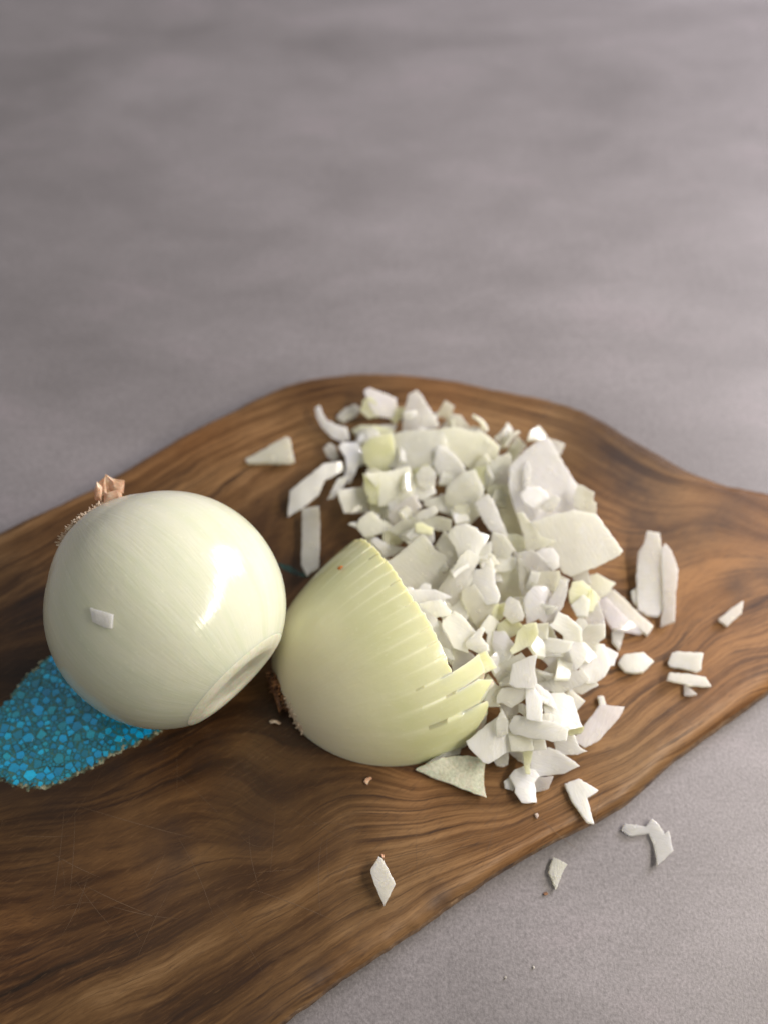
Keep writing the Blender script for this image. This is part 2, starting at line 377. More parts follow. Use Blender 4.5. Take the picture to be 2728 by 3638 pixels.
bm = bmesh.new(); bm.from_mesh(me); bmesh.ops.remove_doubles(bm, verts=bm.verts, dist=1e-6); bmesh.ops.recalc_face_normals(bm, faces=bm.faces); bm.to_mesh(me); bm.free()
me.shade_smooth()
vx = np.empty(len(me.vertices) * 3); me.vertices.foreach_get('co', vx); vx = vx.reshape(-1, 3)
ga = me.attributes.new('grain', 'FLOAT', 'POINT'); ga.data.foreach_set('value', grain(vx[:, :2]).astype(np.float32))
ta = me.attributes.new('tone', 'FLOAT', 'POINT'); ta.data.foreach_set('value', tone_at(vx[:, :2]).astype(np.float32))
sa = me.attributes.new('stain', 'FLOAT', 'POINT'); sa.data.foreach_set('value', stain(vx[:, :2]).astype(np.float32))
BOARD = empty('cutting_board', (0.02, -0.02, 0))
def child(name, me, mat, parent, smooth=False):
    o = link(name, me, mat, None, None, smooth); o.parent = parent; o.matrix_parent_inverse = Matrix.Translation(-Vector(parent_world(parent))); return o
def parent_world(p):
    v = Vector(p.location); q = p.parent
    while q: v += Vector(q.location) if q.type == 'EMPTY' else Vector((0, 0, 0)); q = q.parent
    return v
tag(BOARD, 'dark brown live edge wooden board with turquoise inlay lying on the grey worktop', 'cutting board')
slab = child('board_slab', me, MW, BOARD)
me.materials.append(MB)
for p in me.polygons:
    if p.center.z < T - 0.0027: p.material_index = 1

# --- turquoise inlay
INL = [(-110,1600),(-40,1545),(0,1528),(30,1496),(58,1462),(85,1440),(112,1415),(180,1395),(280,1440),(350,1535),(346,1577),(300,1602),(250,1626),(215,1648),(180,1664),(125,1693),(85,1702),(45,1698),(0,1682),(-60,1660)]
ip = [atd(x, y) for x, y in INL]
il = [Vector((p[0] + rng.normal(0, 0.0004), p[1] + rng.normal(0, 0.0004))) for p in catmull([(p.x, p.y) for p in ip], 6)]
def prism(poly, z0, z1, mid=None):
    n = len(poly); vs = [(p[0], p[1], z1) for p in poly] + [(p[0], p[1], z0) for p in poly]
    fs = [tuple(range(n)), tuple(range(2 * n - 1, n - 1, -1))] + [(i, i + n, (i + 1) % n + n, (i + 1) % n) for i in range(n)]
    me = mesh(vs, fs); bm = bmesh.new(); bm.from_mesh(me); bmesh.ops.recalc_face_normals(bm, faces=bm.faces); bm.to_mesh(me); bm.free(); return me
INLAY = child('turquoise_inlay', prism(il, T - 0.0008, T + 0.00012), M_MATRIX, BOARD)
ilp = np.array([(p.x, p.y) for p in il])
cen = ilp.mean(0)
def edge_d(p): return float(np.sqrt(((ilp - np.array(p)) ** 2).sum(1)).min())
placed = []; rads = []
small = []
lo, hi = ilp.min(0), ilp.max(0)
cand = rng.uniform(lo, hi, (9000, 2)); cand = cand[inside(cand, ilp)]
sizes = np.concatenate([rng.uniform(0.0015, 0.0023, 60), rng.uniform(0.0009, 0.0015, 240), rng.uniform(0.0006, 0.0009, 420), rng.uniform(0.0003, 0.0006, 1400)])
ci = 0
for s in sizes:
    for _ in range(18):
        p = cand[rng.integers(len(cand))]
        if edge_d(p) < s * 0.8 + 0.0007: continue
        if placed:
            d = np.sqrt(((np.array(placed) - p) ** 2).sum(1))
            if (d < (np.array(rads) + s) * 0.90).any(): continue
        placed.append(p); rads.append(s); break
order = np.argsort(-np.array(rads))
TQ = [(0.003, 0.46, 0.88), (0.003, 0.39, 0.80), (0.006, 0.52, 0.90), (0.003, 0.31, 0.60), (0.008, 0.22, 0.36), (0.012, 0.38, 0.55)]
sv, sf = [], []
PL_, RL_ = np.array(placed), np.array(rads)
def stone_poly(k):
    p, r = PL_[k], RL_[k]; a0 = rng.uniform(0, 6.28); n = int(rng.integers(4, 7)); ro = rng.uniform(0, 3.14); el = rng.uniform(0.8, 1.25)
    poly = []
    for i in range(n):
        a = a0 + (i + rng.uniform(-0.3, 0.3)) * 6.283 / n; q = r * 1.75 * rng.uniform(0.8, 1.2); x, y = q * math.cos(a) * el, q * math.sin(a) / el
        poly.append(np.array((p[0] + x * math.cos(ro) - y * math.sin(ro), p[1] + x * math.sin(ro) + y * math.cos(ro))))
    d = np.sqrt(((PL_ - p) ** 2).sum(1))
    for m in np.argsort(d)[1:14]:
        D = d[m]; nn = (PL_[m] - p) / D; c = (D * D + r * r - RL_[m] ** 2) / (2 * D) - 0.00015
        out = []
        for i in range(len(poly)):
            a, b = poly[i], poly[(i + 1) % len(poly)]; da, db = (a - p) @ nn - c, (b - p) @ nn - c
            if da <= 0: out.append(a)
            if da * db < 0: out.append(a + (b - a) * (da / (da - db)))
        poly = out
        if len(poly) < 3: return None
    keep = int(rng.integers(4, 7)) if r > 0.0006 else 4
    while len(poly) > keep:
        ar = [abs(np.cross(poly[i] - poly[i - 1], poly[(i + 1) % len(poly)] - poly[i])) for i in range(len(poly))]; poly.pop(int(np.argmin(ar)))
    return [tuple(q) for q in poly]
for r_, k in enumerate(order):
    poly = stone_poly(k)
    if poly is None: continue
    h = rng.uniform(0.00010, 0.00026)
    if r_ < 290:
        c = np.mean(poly, 0)
        loc = Vector((c[0], c[1], T + 0.00012))
        n = len(poly)
        ins = [((q[0] - c[0]) * 0.93, (q[1] - c[1]) * 0.93, h) for q in poly]
        low = [(q[0] - c[0], q[1] - c[1], h * 0.45) for q in poly] + [(q[0] - c[0], q[1] - c[1], -0.0001) for q in poly]
        vs = ins + low
        fs = [tuple(range(n))] + [(i, i + n, (i + 1) % n + n, (i + 1) % n) for i in range(n)] + [(i + n, i + 2 * n, (i + 1) % n + 2 * n, (i + 1) % n + n) for i in range(n)]
        me = mesh(vs, fs); bm = bmesh.new(); bm.from_mesh(me); bmesh.ops.recalc_face_normals(bm, faces=bm.faces)
        if sum((f.normal.z for f in bm.faces)) < 0: bmesh.ops.reverse_faces(bm, faces=bm.faces)
        bm.to_mesh(me); bm.free()
        o = link('turquoise_chip', me, MQ); o.parent = INLAY; o.location = loc
        cc = TQ[int(rng.integers(len(TQ)))]; q = rng.uniform(0.75, 1.12); o.color = (cc[0], cc[1] * q, cc[2] * q, 1)
    else:
        b = len(sv); n = len(poly); sv += [(q[0], q[1], T + 0.00012 + h * 0.6) for q in poly]; sf.append(tuple(range(b, b + n)))
me = mesh(sv, sf); o = link('turquoise_fragments', me, MQ); o.parent = INLAY; o['kind'] = 'stuff'; o.color = (0.005, 0.26, 0.42, 1)
# crust nodules along the inlay's edge
cvv, cff = [], []
def lump(cv_, cf_, c, r, squash=0.5):
    bm = bmesh.new(); bmesh.ops.create_icosphere(bm, subdivisions=1, radius=1)
    b = len(cv_)
    for v_ in bm.verts:
        k_ = r * rng.uniform(0.75, 1.2); cv_.append((c[0] + v_.co.x * k_, c[1] + v_.co.y * k_, c[2] + v_.co.z * k_ * squash))
    for f in bm.faces: cf_.append(tuple(b + v_.index for v_ in f.verts))
    bm.free()
ild = densify(il, 0.0009)
for i, p in enumerate(ild):
    dens = 0.5 + 0.9 * noise1(i * 0.16, 2.2) + (0.5 if p.y < cen[1] else -0.1)
    for _ in range(int(max(0, dens * 4))):
        q = Vector(cen).lerp(p, 1 - abs(rng.normal(0, 0.035)) + 0.018)
        lump(cvv, cff, (q.x, q.y, T - 0.0001), rng.uniform(0.0002, 0.0010), rng.uniform(0.25, 0.6))
o = link('inlay_crust', mesh(cvv, cff), M_CRUST); o.parent = INLAY; o['kind'] = 'stuff'

# dark crack with a trace of resin between the onions
ck = [atd(x, y) for x, y in ((600,1216),(625,1222),(650,1236),(672,1243),(668,1249),(640,1244),(612,1230))]
child('resin_crack', prism([(p.x, p.y) for p in ck], T - 0.0005, T + 0.0001), m_flat('dark_green_resin', [(0.4, (0.006, 0.012, 0.010)), (0.7, (0.02, 0.07, 0.06))], 300, rough=0.25), BOARD)

# knife scratches
sv, sf = [], []
def scratch(x, y, L, a, wd, bend):
    p = atd(x, y); n = 7; b = len(sv)
    for i in range(n):
        t_ = i / (n - 1) - 0.5; px = p.x + math.cos(a) * L * t_ - math.sin(a) * bend * t_ * t_; py = p.y + math.sin(a) * L * t_ + math.cos(a) * bend * t_ * t_
        w = wd * (1 - (2 * t_) ** 2) + 0.00001
        sv.append((px - math.sin(a) * w, py + math.cos(a) * w, T + 0.00004)); sv.append((px + math.sin(a) * w, py - math.cos(a) * w, T + 0.00004))
    for i in range(n - 1): sf.append((b + 2 * i + 1, b + 2 * i + 3, b + 2 * i + 2, b + 2 * i))
for _ in range(50):
    x, y = random.choice([(random.gauss(170, 130), random.gauss(1830, 90)), (random.gauss(600, 200), random.gauss(1880, 90)), (random.gauss(1200, 90), random.gauss(1740, 60)), (random.gauss(850, 230), random.gauss(1850, 70)), (random.gauss(1450, 100), random.gauss(1400, 120))])
    p = atd(x, y)
    if not inside([(p.x, p.y)], ipts)[0] or edge_d((p.x, p.y)) < 0.01 or inside([(p.x, p.y)], ilp)[0]: continue
    scratch(x, y, random.uniform(0.006, 0.034), random.choice([R(95), R(-20), R(15), R(75), R(130)]) + random.gauss(0, 0.2), random.uniform(0.00002, 0.00006), random.gauss(0, 0.004))
for x, y, L, a in ((300, 1780, .05, R(-15)), (160, 1840, .03, R(95)), (130, 1850, .035, R(92)), (260, 1950, .03, R(-22)), (160, 1870, .022, R(-25)), (100, 1808, .02, R(0))): scratch(x, y, L, a, 0.00007, 0.002)
o = child('knife_scratches', mesh(sv, sf), M_SCR, BOARD); o['kind'] = 'stuff'

# ------------------------------------------------------------------ whole peeled onion
def frame(z, x):
    z = z.normalized(); y = z.cross(x).normalized(); x = y.cross(z).normalized()
    return Matrix((x, y, z)).transposed()
def revolve(name, prof, nseg, fr, c, wob=0.0, capend=True):
    """prof: list of (r, s); axis = fr z"""
    vs, fs, uv = [], [], []
    for j, (r, s) in enumerate(prof):
        for i in range(nseg + 1):
            a = 2 * math.pi * i / nseg
            w = 1 + wob * (math.sin(2 * a + 0.6) * 0.7 + math.sin(3 * a + 1) * 0.5 + math.sin(7 * a + s * 40) * 0.16 + math.sin(13 * a + 2) * 0.05)
            vs.append(c + fr @ Vector((r * w * math.cos(a), r * w * math.sin(a), s)))
            uv.append((i / nseg, j / (len(prof) - 1)))
    m = nseg + 1
    for j in range(len(prof) - 1):
        for i in range(nseg): fs.append((j * m + i, j * m + i + 1, (j + 1) * m + i + 1, (j + 1) * m + i))
    me = bpy.data.meshes.new(name); me.from_pydata([tuple(v_) for v_ in vs], [], fs)
    ul = me.uv_layers.new(name='UVMap')
    for lp in me.loops: ul.data[lp.index].uv = uv[lp.vertex_index]
    bm = bmesh.new(); bm.from_mesh(me); bmesh.ops.remove_doubles(bm, verts=bm.verts, dist=1e-7); bm.to_mesh(me); bm.free()
    me.update(); me.shade_smooth(); return me
OC_PX = (360 * DS, 1315 * DS); RP = 258 * DS
rr = ray(*OC_PX)
# find depth with centre one radius above the board
lo_, hi_ = 0.2, 0.8
for _ in range(50):
    t_ = (lo_ + hi_) / 2; RO = RP / FPX * t_ * 0.985
    if (CAM + rr * t_).z > T + RO: lo_ = t_
    else: hi_ = t_
OC = CAM + rr * t_; OR = RO
print('onion centre', OC, 'radius', OR)
vw = -rr.normalized(); lr = RT - vw * RT.dot(vw); lr.normalize(); lu = vw.cross(lr)
tau = R(15)
AX = (lr * 0.70 - lu * 0.715).normalized() * math.cos(tau) + vw * math.sin(tau)
FR = frame(AX, lr)
prof = []
ps1 = R(31.5)
for j in range(90):
    psi = math.pi - (math.pi - ps1) * j / 89
    r = math.sin(psi); s = math.cos(psi)
    # root end a little drawn out, shoulder at the cut a little fuller
    if s < -0.80: s = s - (-(s + 0.80)) * 0.30
    r *= 1 + 0.015 * math.exp(-((psi - R(48)) / 0.3) ** 2)
    prof.append((r * OR, s * OR))
ONION = empty('whole_onion', (OC.x, OC.y, T))
def bake(me, parent_loc):
    me.transform(Matrix.Translation(-Vector(parent_loc))); return me
def part(name, me, mat, parent, root_loc, smooth=False):
    bake(me, root_loc); o = link(name, me, mat, parent, None, smooth); return o
OL = Vector(ONION.location)
tag(ONION, 'whole peeled white onion with its root end behind and a flat cut tip', 'onion')
part('peeled_bulb', revolve('bulb', prof, 220, FR, OC, 0.012), MO, ONION, OL)
rc, sc = prof[-1]
pf = [(rc, sc), (rc * 0.985, sc + 0.00020), (rc * 0.95, sc + 0.00050), (rc * 0.88, sc + 0.00095), (rc * 0.81, sc + 0.00125), (rc * 0.74, sc + 0.0014), (rc * 0.66, sc + 0.0014), (rc * 0.645, sc + 0.0013), (rc * 0.42, sc + 0.0014), (rc * 0.41, sc + 0.0013), (rc * 0.2, sc + 0.0013), (0.0, sc + 0.0013)]
def m_cut():
    k = NT('cut_onion_rings'); u, v_ = k.uv(); P = k.obj()
    n = k.noise(P, 300, 3, 0.6); rg = k.noise(k.xyz(k.math('MULTIPLY', v_, 16), 0.0), 1, 2, 0.5)
    c = k.ramp(k.math('ADD', k.math('MULTIPLY', n, 0.8), k.math('MULTIPLY', rg, 0.2)), [(0.35, (0.56, 0.575, 0.40)), (0.5, (0.62, 0.615, 0.48)), (0.65, (0.66, 0.65, 0.54))])
    return k.set(Base_Color=c, Roughness=0.3, Normal=k.bump(n, 0.4, 0.0006), Subsurface_Weight=0.5, Subsurface_Scale=0.003)
MCUT = m_cut()
part('cut_tip', revolve('tip', pf, 220, FR, OC, 0.012), MCUT, ONION, OL)
def stubs(center, axis, rad, n, rmin, rmax, lmin, lmax, spread, half=None):
    vs, fs = [], []
    fr = frame(axis, RT if abs(axis.dot(RT)) < 0.9 else UPV)
    for _ in range(n):
        a = random.uniform(0, 6.283); q = math.sqrt(random.random()) * rad
        loc = fr @ Vector((q * math.cos(a), q * math.sin(a), 0))
        if half is not None and loc.z + center.z < half: continue
        p = center + loc
        d = (axis + loc.normalized() * spread * q / rad + Vector((random.gauss(0, .35), random.gauss(0, .35), random.gauss(0, .35)))).normalized()
        L = random.uniform(lmin, lmax); rr_ = random.uniform(rmin, rmax); f2 = frame(d, RT if abs(d.dot(RT)) < 0.9 else UPV)
        b = len(vs); bend = Vector((random.gauss(0, 1), random.gauss(0, 1), random.gauss(0, 1))) * L * 0.25
        for k, (t__, w) in enumerate(((-0.3, 1.0), (0.35, 1.15), (0.75, 0.9), (1.0, 0.35))):
            for i in range(5):
                aa = i * 6.283 / 5 + random.uniform(-.2, .2); vs.append(p + d * (L * t__) + bend * t__ * t__ + f2 @ Vector((math.cos(aa) * rr_ * w, math.sin(aa) * rr_ * w, 0)))
        for k in range(3):
            for i in range(5): fs.append((b + k * 5 + i, b + k * 5 + (i + 1) % 5, b + (k + 1) * 5 + (i + 1) % 5, b + (k + 1) * 5 + i))
        fs.append(tuple(b + 15 + i for i in range(5)))
    return mesh(vs, fs)
rootc = OC - AX * OR * 1.035
part('root_fringe', stubs(rootc + AX * 0.0012, -AX, 0.0112, 1100, 0.00020, 0.00050, 0.0006, 0.0022, 0.8), M_ROOT, ONION, OL, True)
def sheet(pts3, th, normal, mat, name, parent, root, jit=0.0002):
    """thin curved scrap from a 3d outline"""
    n = len(pts3); c = sum(pts3, Vector()) / n
    ring2 = [c.lerp(p, 0.55) + normal * random.gauss(0.0006, 0.0003) for p in pts3]
    top = pts3 + ring2 + [c + normal * 0.0008]
    vs = top + [p - normal * th for p in top]; m = len(top); fs = []
    for i in range(n):
        j = (i + 1) % n
        fs += [(i, j, n + j, n + i), (n + i, n + j, 2 * n)]
        fs += [(m + j, m + i, m + n + i, m + n + j), (m + n + j, m + n + i, m + 2 * n)]
        fs.append((j, i, m + i, m + j))
    return part(name, mesh(vs, fs), mat, parent, root)
def pix(pts, d):   # outline at the distance d along the view
    return [CAM + ray(x * DS, y * DS) * d for x, y in pts]
rd = (rootc - CAM).dot(FW)
for pts, off in (([(228,1024),(244,1034),(270,1038),(268,1066),(250,1072),(226,1064)], 0.002), ([(214,1042),(228,1030),(232,1068),(212,1074)], 0.000), ([(204,1062),(210,1040),(222,1052),(220,1084),(206,1080)], -0.003), ([(226,1066),(262,1056),(266,1078),(225,1088)], -0.004)):
    sheet(pix(pts, rd + off), 0.00025, (vw + UPV * random.gauss(0, .3)).normalized(), M_SKIN, 'dry_skin_flake', ONION, OL)

# ------------------------------------------------------------------ half onion, root uncut, tip end sliced
HALF0 = atd(620.5, 1531)
hx = Vector((math.cos(0.52), math.sin(0.52), 0)); HLN = 0.0513
hz = Vector((0, 0, 1)); hy = hz.cross(hx)
HR = 0.0453
def hprof(s):      # s in metres from the root plate
    q = abs(s / HR - 1.10) / 1.125
    return HR * math.sqrt(max(0.0, 1 - q ** 2.02))
def hpoint(s, phi, dr=0.0):
    r = hprof(s) + dr
    r *= 1 - 0.065 * math.sin(math.pi * min(1.0, s / HLN)) * max(0.0, math.cos(phi - 0.5))
    return HALF0 + hx * s + hy * (r * math.cos(phi)) + hz * (r * 1.03 * math.sin(phi))
HALF = empty('half_onion', (HALF0 + hx * HLN * 0.5)); HL = Vector(HALF.location)
tag(HALF, 'half onion cut side down, sliced towards the chopped heap, brown root at left', 'onion')
NSL = 18
cuts = [math.acos(max(-1, min(1, -1 + 2 * (i / NSL)))) for i in range(NSL + 1)]      # from back? cos=-1 .. 1
# cos(phi) > 0 is hy, the far side; slices counted from the near side (cos=-1)
FREE = 3                                  # the nearest slices fan apart at their ends
slen = [HLN + random.gauss(0, 0.00028) for _ in range(NSL)]
slen[0] = HLN * 1.15; slen[1] = HLN * 1.22; slen[2] = HLN * 1.23; slen[3] = HLN * 1.0
fan = [0.0012, 0.0002, -0.0004]; drop = [-0.0026, -0.0008, 0.0006]
soff = [0.0] * NSL
sst = [random.uniform(0.42, 0.70) * HLN for _ in range(NSL + 1)]
vs, fs, uv, mats = [], [], [], []
NS = 100; SUB = 10
cols = []           # (phi, slice, pos in slice)
for k in range(NSL):
    for j in range(SUB + 1):
        w = j / SUB; cols.append((cuts[k] + (cuts[k + 1] - cuts[k]) * w, k, w))
def body_pt(i, phi, k, w, j):
    jag = 0.0002 * math.sin(w * 9 + k * 2.1) * (0.4 + 0.6 * abs(math.sin(k * 1.7))) + (0.00018 * (w > 0.85))
    t_ = (i / NS) ** 0.85; e0 = 0.72 if k < FREE else 0.90; e_ = min(1.0, max(0.0, (t_ - e0) / (1 - e0)))
    se = slen[k]
    if k == 0: se = HLN * (0.93 + 0.25 * min(1, w / 0.85))
    elif k == 1: se = HLN * (1.27 - 0.16 * abs(w - 0.6) / 0.6)
    s = HLN * t_ + (se + jag - HLN) * e_ * e_
    bd = k if w < 0.5 else k + 1; f = min(1, max(0, (s - sst[bd]) / (0.30 * HLN)))
    edge = min(w, 1 - w) * 2
    gro = -0.00006 * math.exp(-(edge / 0.13) ** 2) * f
    body_pt.slit = math.exp(-(edge / 0.16) ** 2) * f * (0.72 + 0.28 * math.sin(bd * 2.7 + s * 40))
    p = hpoint(s, phi, gro + 0.00025 * math.sin(phi * 6 + s * 50))
    if k < FREE:
        f2 = min(1.3, max(0, (s - 0.96 * HLN) / (0.27 * HLN))); p = p - hy * (fan[k] * f2 * f2) + hz * (drop[k] * f2 * f2); p.z = max(p.z, T + 0.0002)
    return p, s
iF = int(NS * 0.90)
idx = {}; slit = {}
for ci, (phi, k, w) in enumerate(cols):
    for i in range(NS + 1):
        p, s = body_pt(i, phi, k, w, ci); idx[ci, i] = len(vs); vs.append(p); uv.append((phi / math.pi * 0.5, min(1.0, s / HLN))); slit[len(vs) - 1] = body_pt.slit
for ci in range(len(cols) - 1):
    k = cols[ci][1]; k2 = cols[ci + 1][1]
    last = NS if (k == k2 or k >= FREE) else iF
    for i in range(last): fs.append((idx[ci, i], idx[ci, i + 1], idx[ci + 1, i + 1], idx[ci + 1, i]))
nskin = len(fs)
# end wall (the vertical cut across the slices) and flat underside
def wall(ci, i):
    p = vs[idx[ci, i]]; out = []
    for t_ in (0.75, 0.5, 0.25, 0.0):
        q = Vector((p.x, p.y, T + (p.z - T) * t_)); q += hx * (random.gauss(0, 0.0004)); vs.append(q); uv.append((t_, 0.5)); out.append(len(vs) - 1)
    return [idx[ci, i]] + out
prev = None
for ci, (phi, k, w) in enumerate(cols):
    cur = wall(ci, NS)
    if prev is not None and (cols[ci - 1][1] == k or k > FREE):
        for a in range(4): fs.append((prev[a], prev[a + 1], cur[a + 1], cur[a]))
    prev = cur
for ci, (phi, k, w) in enumerate(cols):       # side walls of the slices that stand apart
    if (w == 1 and k < FREE) or (w == 0 and 0 < k <= FREE):
        pr = None
        for i in range(iF, NS + 1):
            p = vs[idx[ci, i]]; q = Vector((p.x, p.y, max(T + 0.0001, p.z - 0.012))); vs.append(q); uv.append((0.3, 0.5)); cu = len(vs) - 1
            if pr is not None: fs.append((idx[ci, i - 1], idx[ci, i], cu, pr))
            pr = cu
me = bpy.data.meshes.new('half'); me.from_pydata([tuple(v_) for v_ in vs], [], fs)
ul = me.uv_layers.new(name='UVMap')
for lp in me.loops: ul.data[lp.index].uv = uv[lp.vertex_index]
me.materials.append(MH); me.materials.append(MCUT)
av = np.zeros(len(vs), np.float32)
for k_, v_ in slit.items(): av[k_] = v_
me.attributes.new('slit', 'FLOAT', 'POINT').data.foreach_set('value', av)
for p in me.polygons: p.material_index = 0 if p.index < nskin else 1
bm = bmesh.new(); bm.from_mesh(me); bmesh.ops.remove_doubles(bm, verts=bm.verts, dist=2e-6); bmesh.ops.recalc_face_normals(bm, faces=bm.faces)
upz = [f for f in bm.faces if f.calc_center_median().z > T + HR * 0.8]
if sum(f.normal.z for f in upz) < 0: bmesh.ops.reverse_faces(bm, faces=bm.faces)
for e in bm.edges:
    if len(e.link_faces) == 2 and e.link_faces[0].material_index != e.link_faces[1].material_index: e.smooth = False
bm.to_mesh(me); bm.free(); me.shade_smooth()
part('sliced_bulb', me, None, HALF, HL)
# root plate: pale fringe and brown crust
rc_ = HALF0 + hx * 0.0012
part('root_fringe', stubs(rc_ + hz * 0.001 - hy * 0.0015, -hx, 0.0100, 1100, 0.00022, 0.00055, 0.0005, 0.0016, 0.7, T + 0.0006), M_ROOT, HALF, HL, True)
part('root_crust', stubs(rc_ - hx * 0.0002 + hz * 0.004 + hy * 0.0065, -hx, 0.0065, 420, 0.0003, 0.0008, 0.0010, 0.0030, 1.0, T + 0.0006), M_BROWN, HALF, HL, True)
dR = (HALF0 - CAM).dot(FW)
for pts, off in (([(594,1464),(600,1458),(606,1490),(604,1520),(594,1510)], -0.004), ([(592,1500),(602,1492),(612,1530),(604,1540)], -0.005)):
    sheet(pix(pts, dR + off), 0.0003, vw, M_BROWN, 'brown_skin_scrap', HALF, HL)
p0 = pix([(582,1558),(590,1554),(600,1556),(608,1562),(604,1566),(594,1561),(586,1564)], dR - 0.004)
sheet(p0, 0.0004, vw, M_ROOT, 'root_hair', HALF, HL)
def halfhit(x, y):
    r = ray(x * DS, y * DS); t_ = 0.2
    while t_ < 0.8:
        p = CAM + r * t_; d = p - HALF0; s = d.dot(hx)
        if 0 < s < HLN * 1.2:
            q = math.hypot(d.dot(hy), d.z)
            if q < hprof(s): return t_
        t_ += 0.0001
    return None
th_ = halfhit(735, 1226)
if th_:
    sheet([CAM + ray(x * DS, y * DS) * (th_ - 0.0004) for x, y in ((729,1229),(732,1224),(738,1222),(743,1224),(738,1228),(735,1232))], 0.0002, vw, m_flat('brown_fleck', [(0.4, (0.30, 0.08, 0.01)), (0.7, (0.45, 0.16, 0.03))], 900), 'brown_fleck', HALF, HL)
# ------------------------------------------------------------------ chopped onion
# traced outlines; every piece then gets its own height, tilt, bend and thickness
CROP = {'A': (1000, 1360, 1/3), 'B': (1400, 1360, 1/3), 'C': (1750, 1500, 1/3), 'D': (1200, 1750, 1/3), 'E': (1430, 2000, 1/3), 'F': (1750, 1900, 1/3),
        'G': (1600, 2250, 1/3), 'H': (1430, 2450, 1/3), 'K1': (0, 1600, .663), 'K2': (850, 1350, .4822), 'K6': (1900, 1800, .4991), 'K7': (1200, 2600, .7836), 'S': (0, 0, 1.0)}
TINT = {'w': (0.925, 0.92, 0.845), 'c': (0.885, 0.88, 0.745), 'y': (0.86, 0.865, 0.55), 'o': (0.83, 0.83, 0.63), 'g': (0.865, 0.86, 0.785), 'p': (0.89, 0.85, 0.81), 'b': (0.96, 0.955, 0.895)}  # o: cream flesh with the heap's shade darkened into its colour
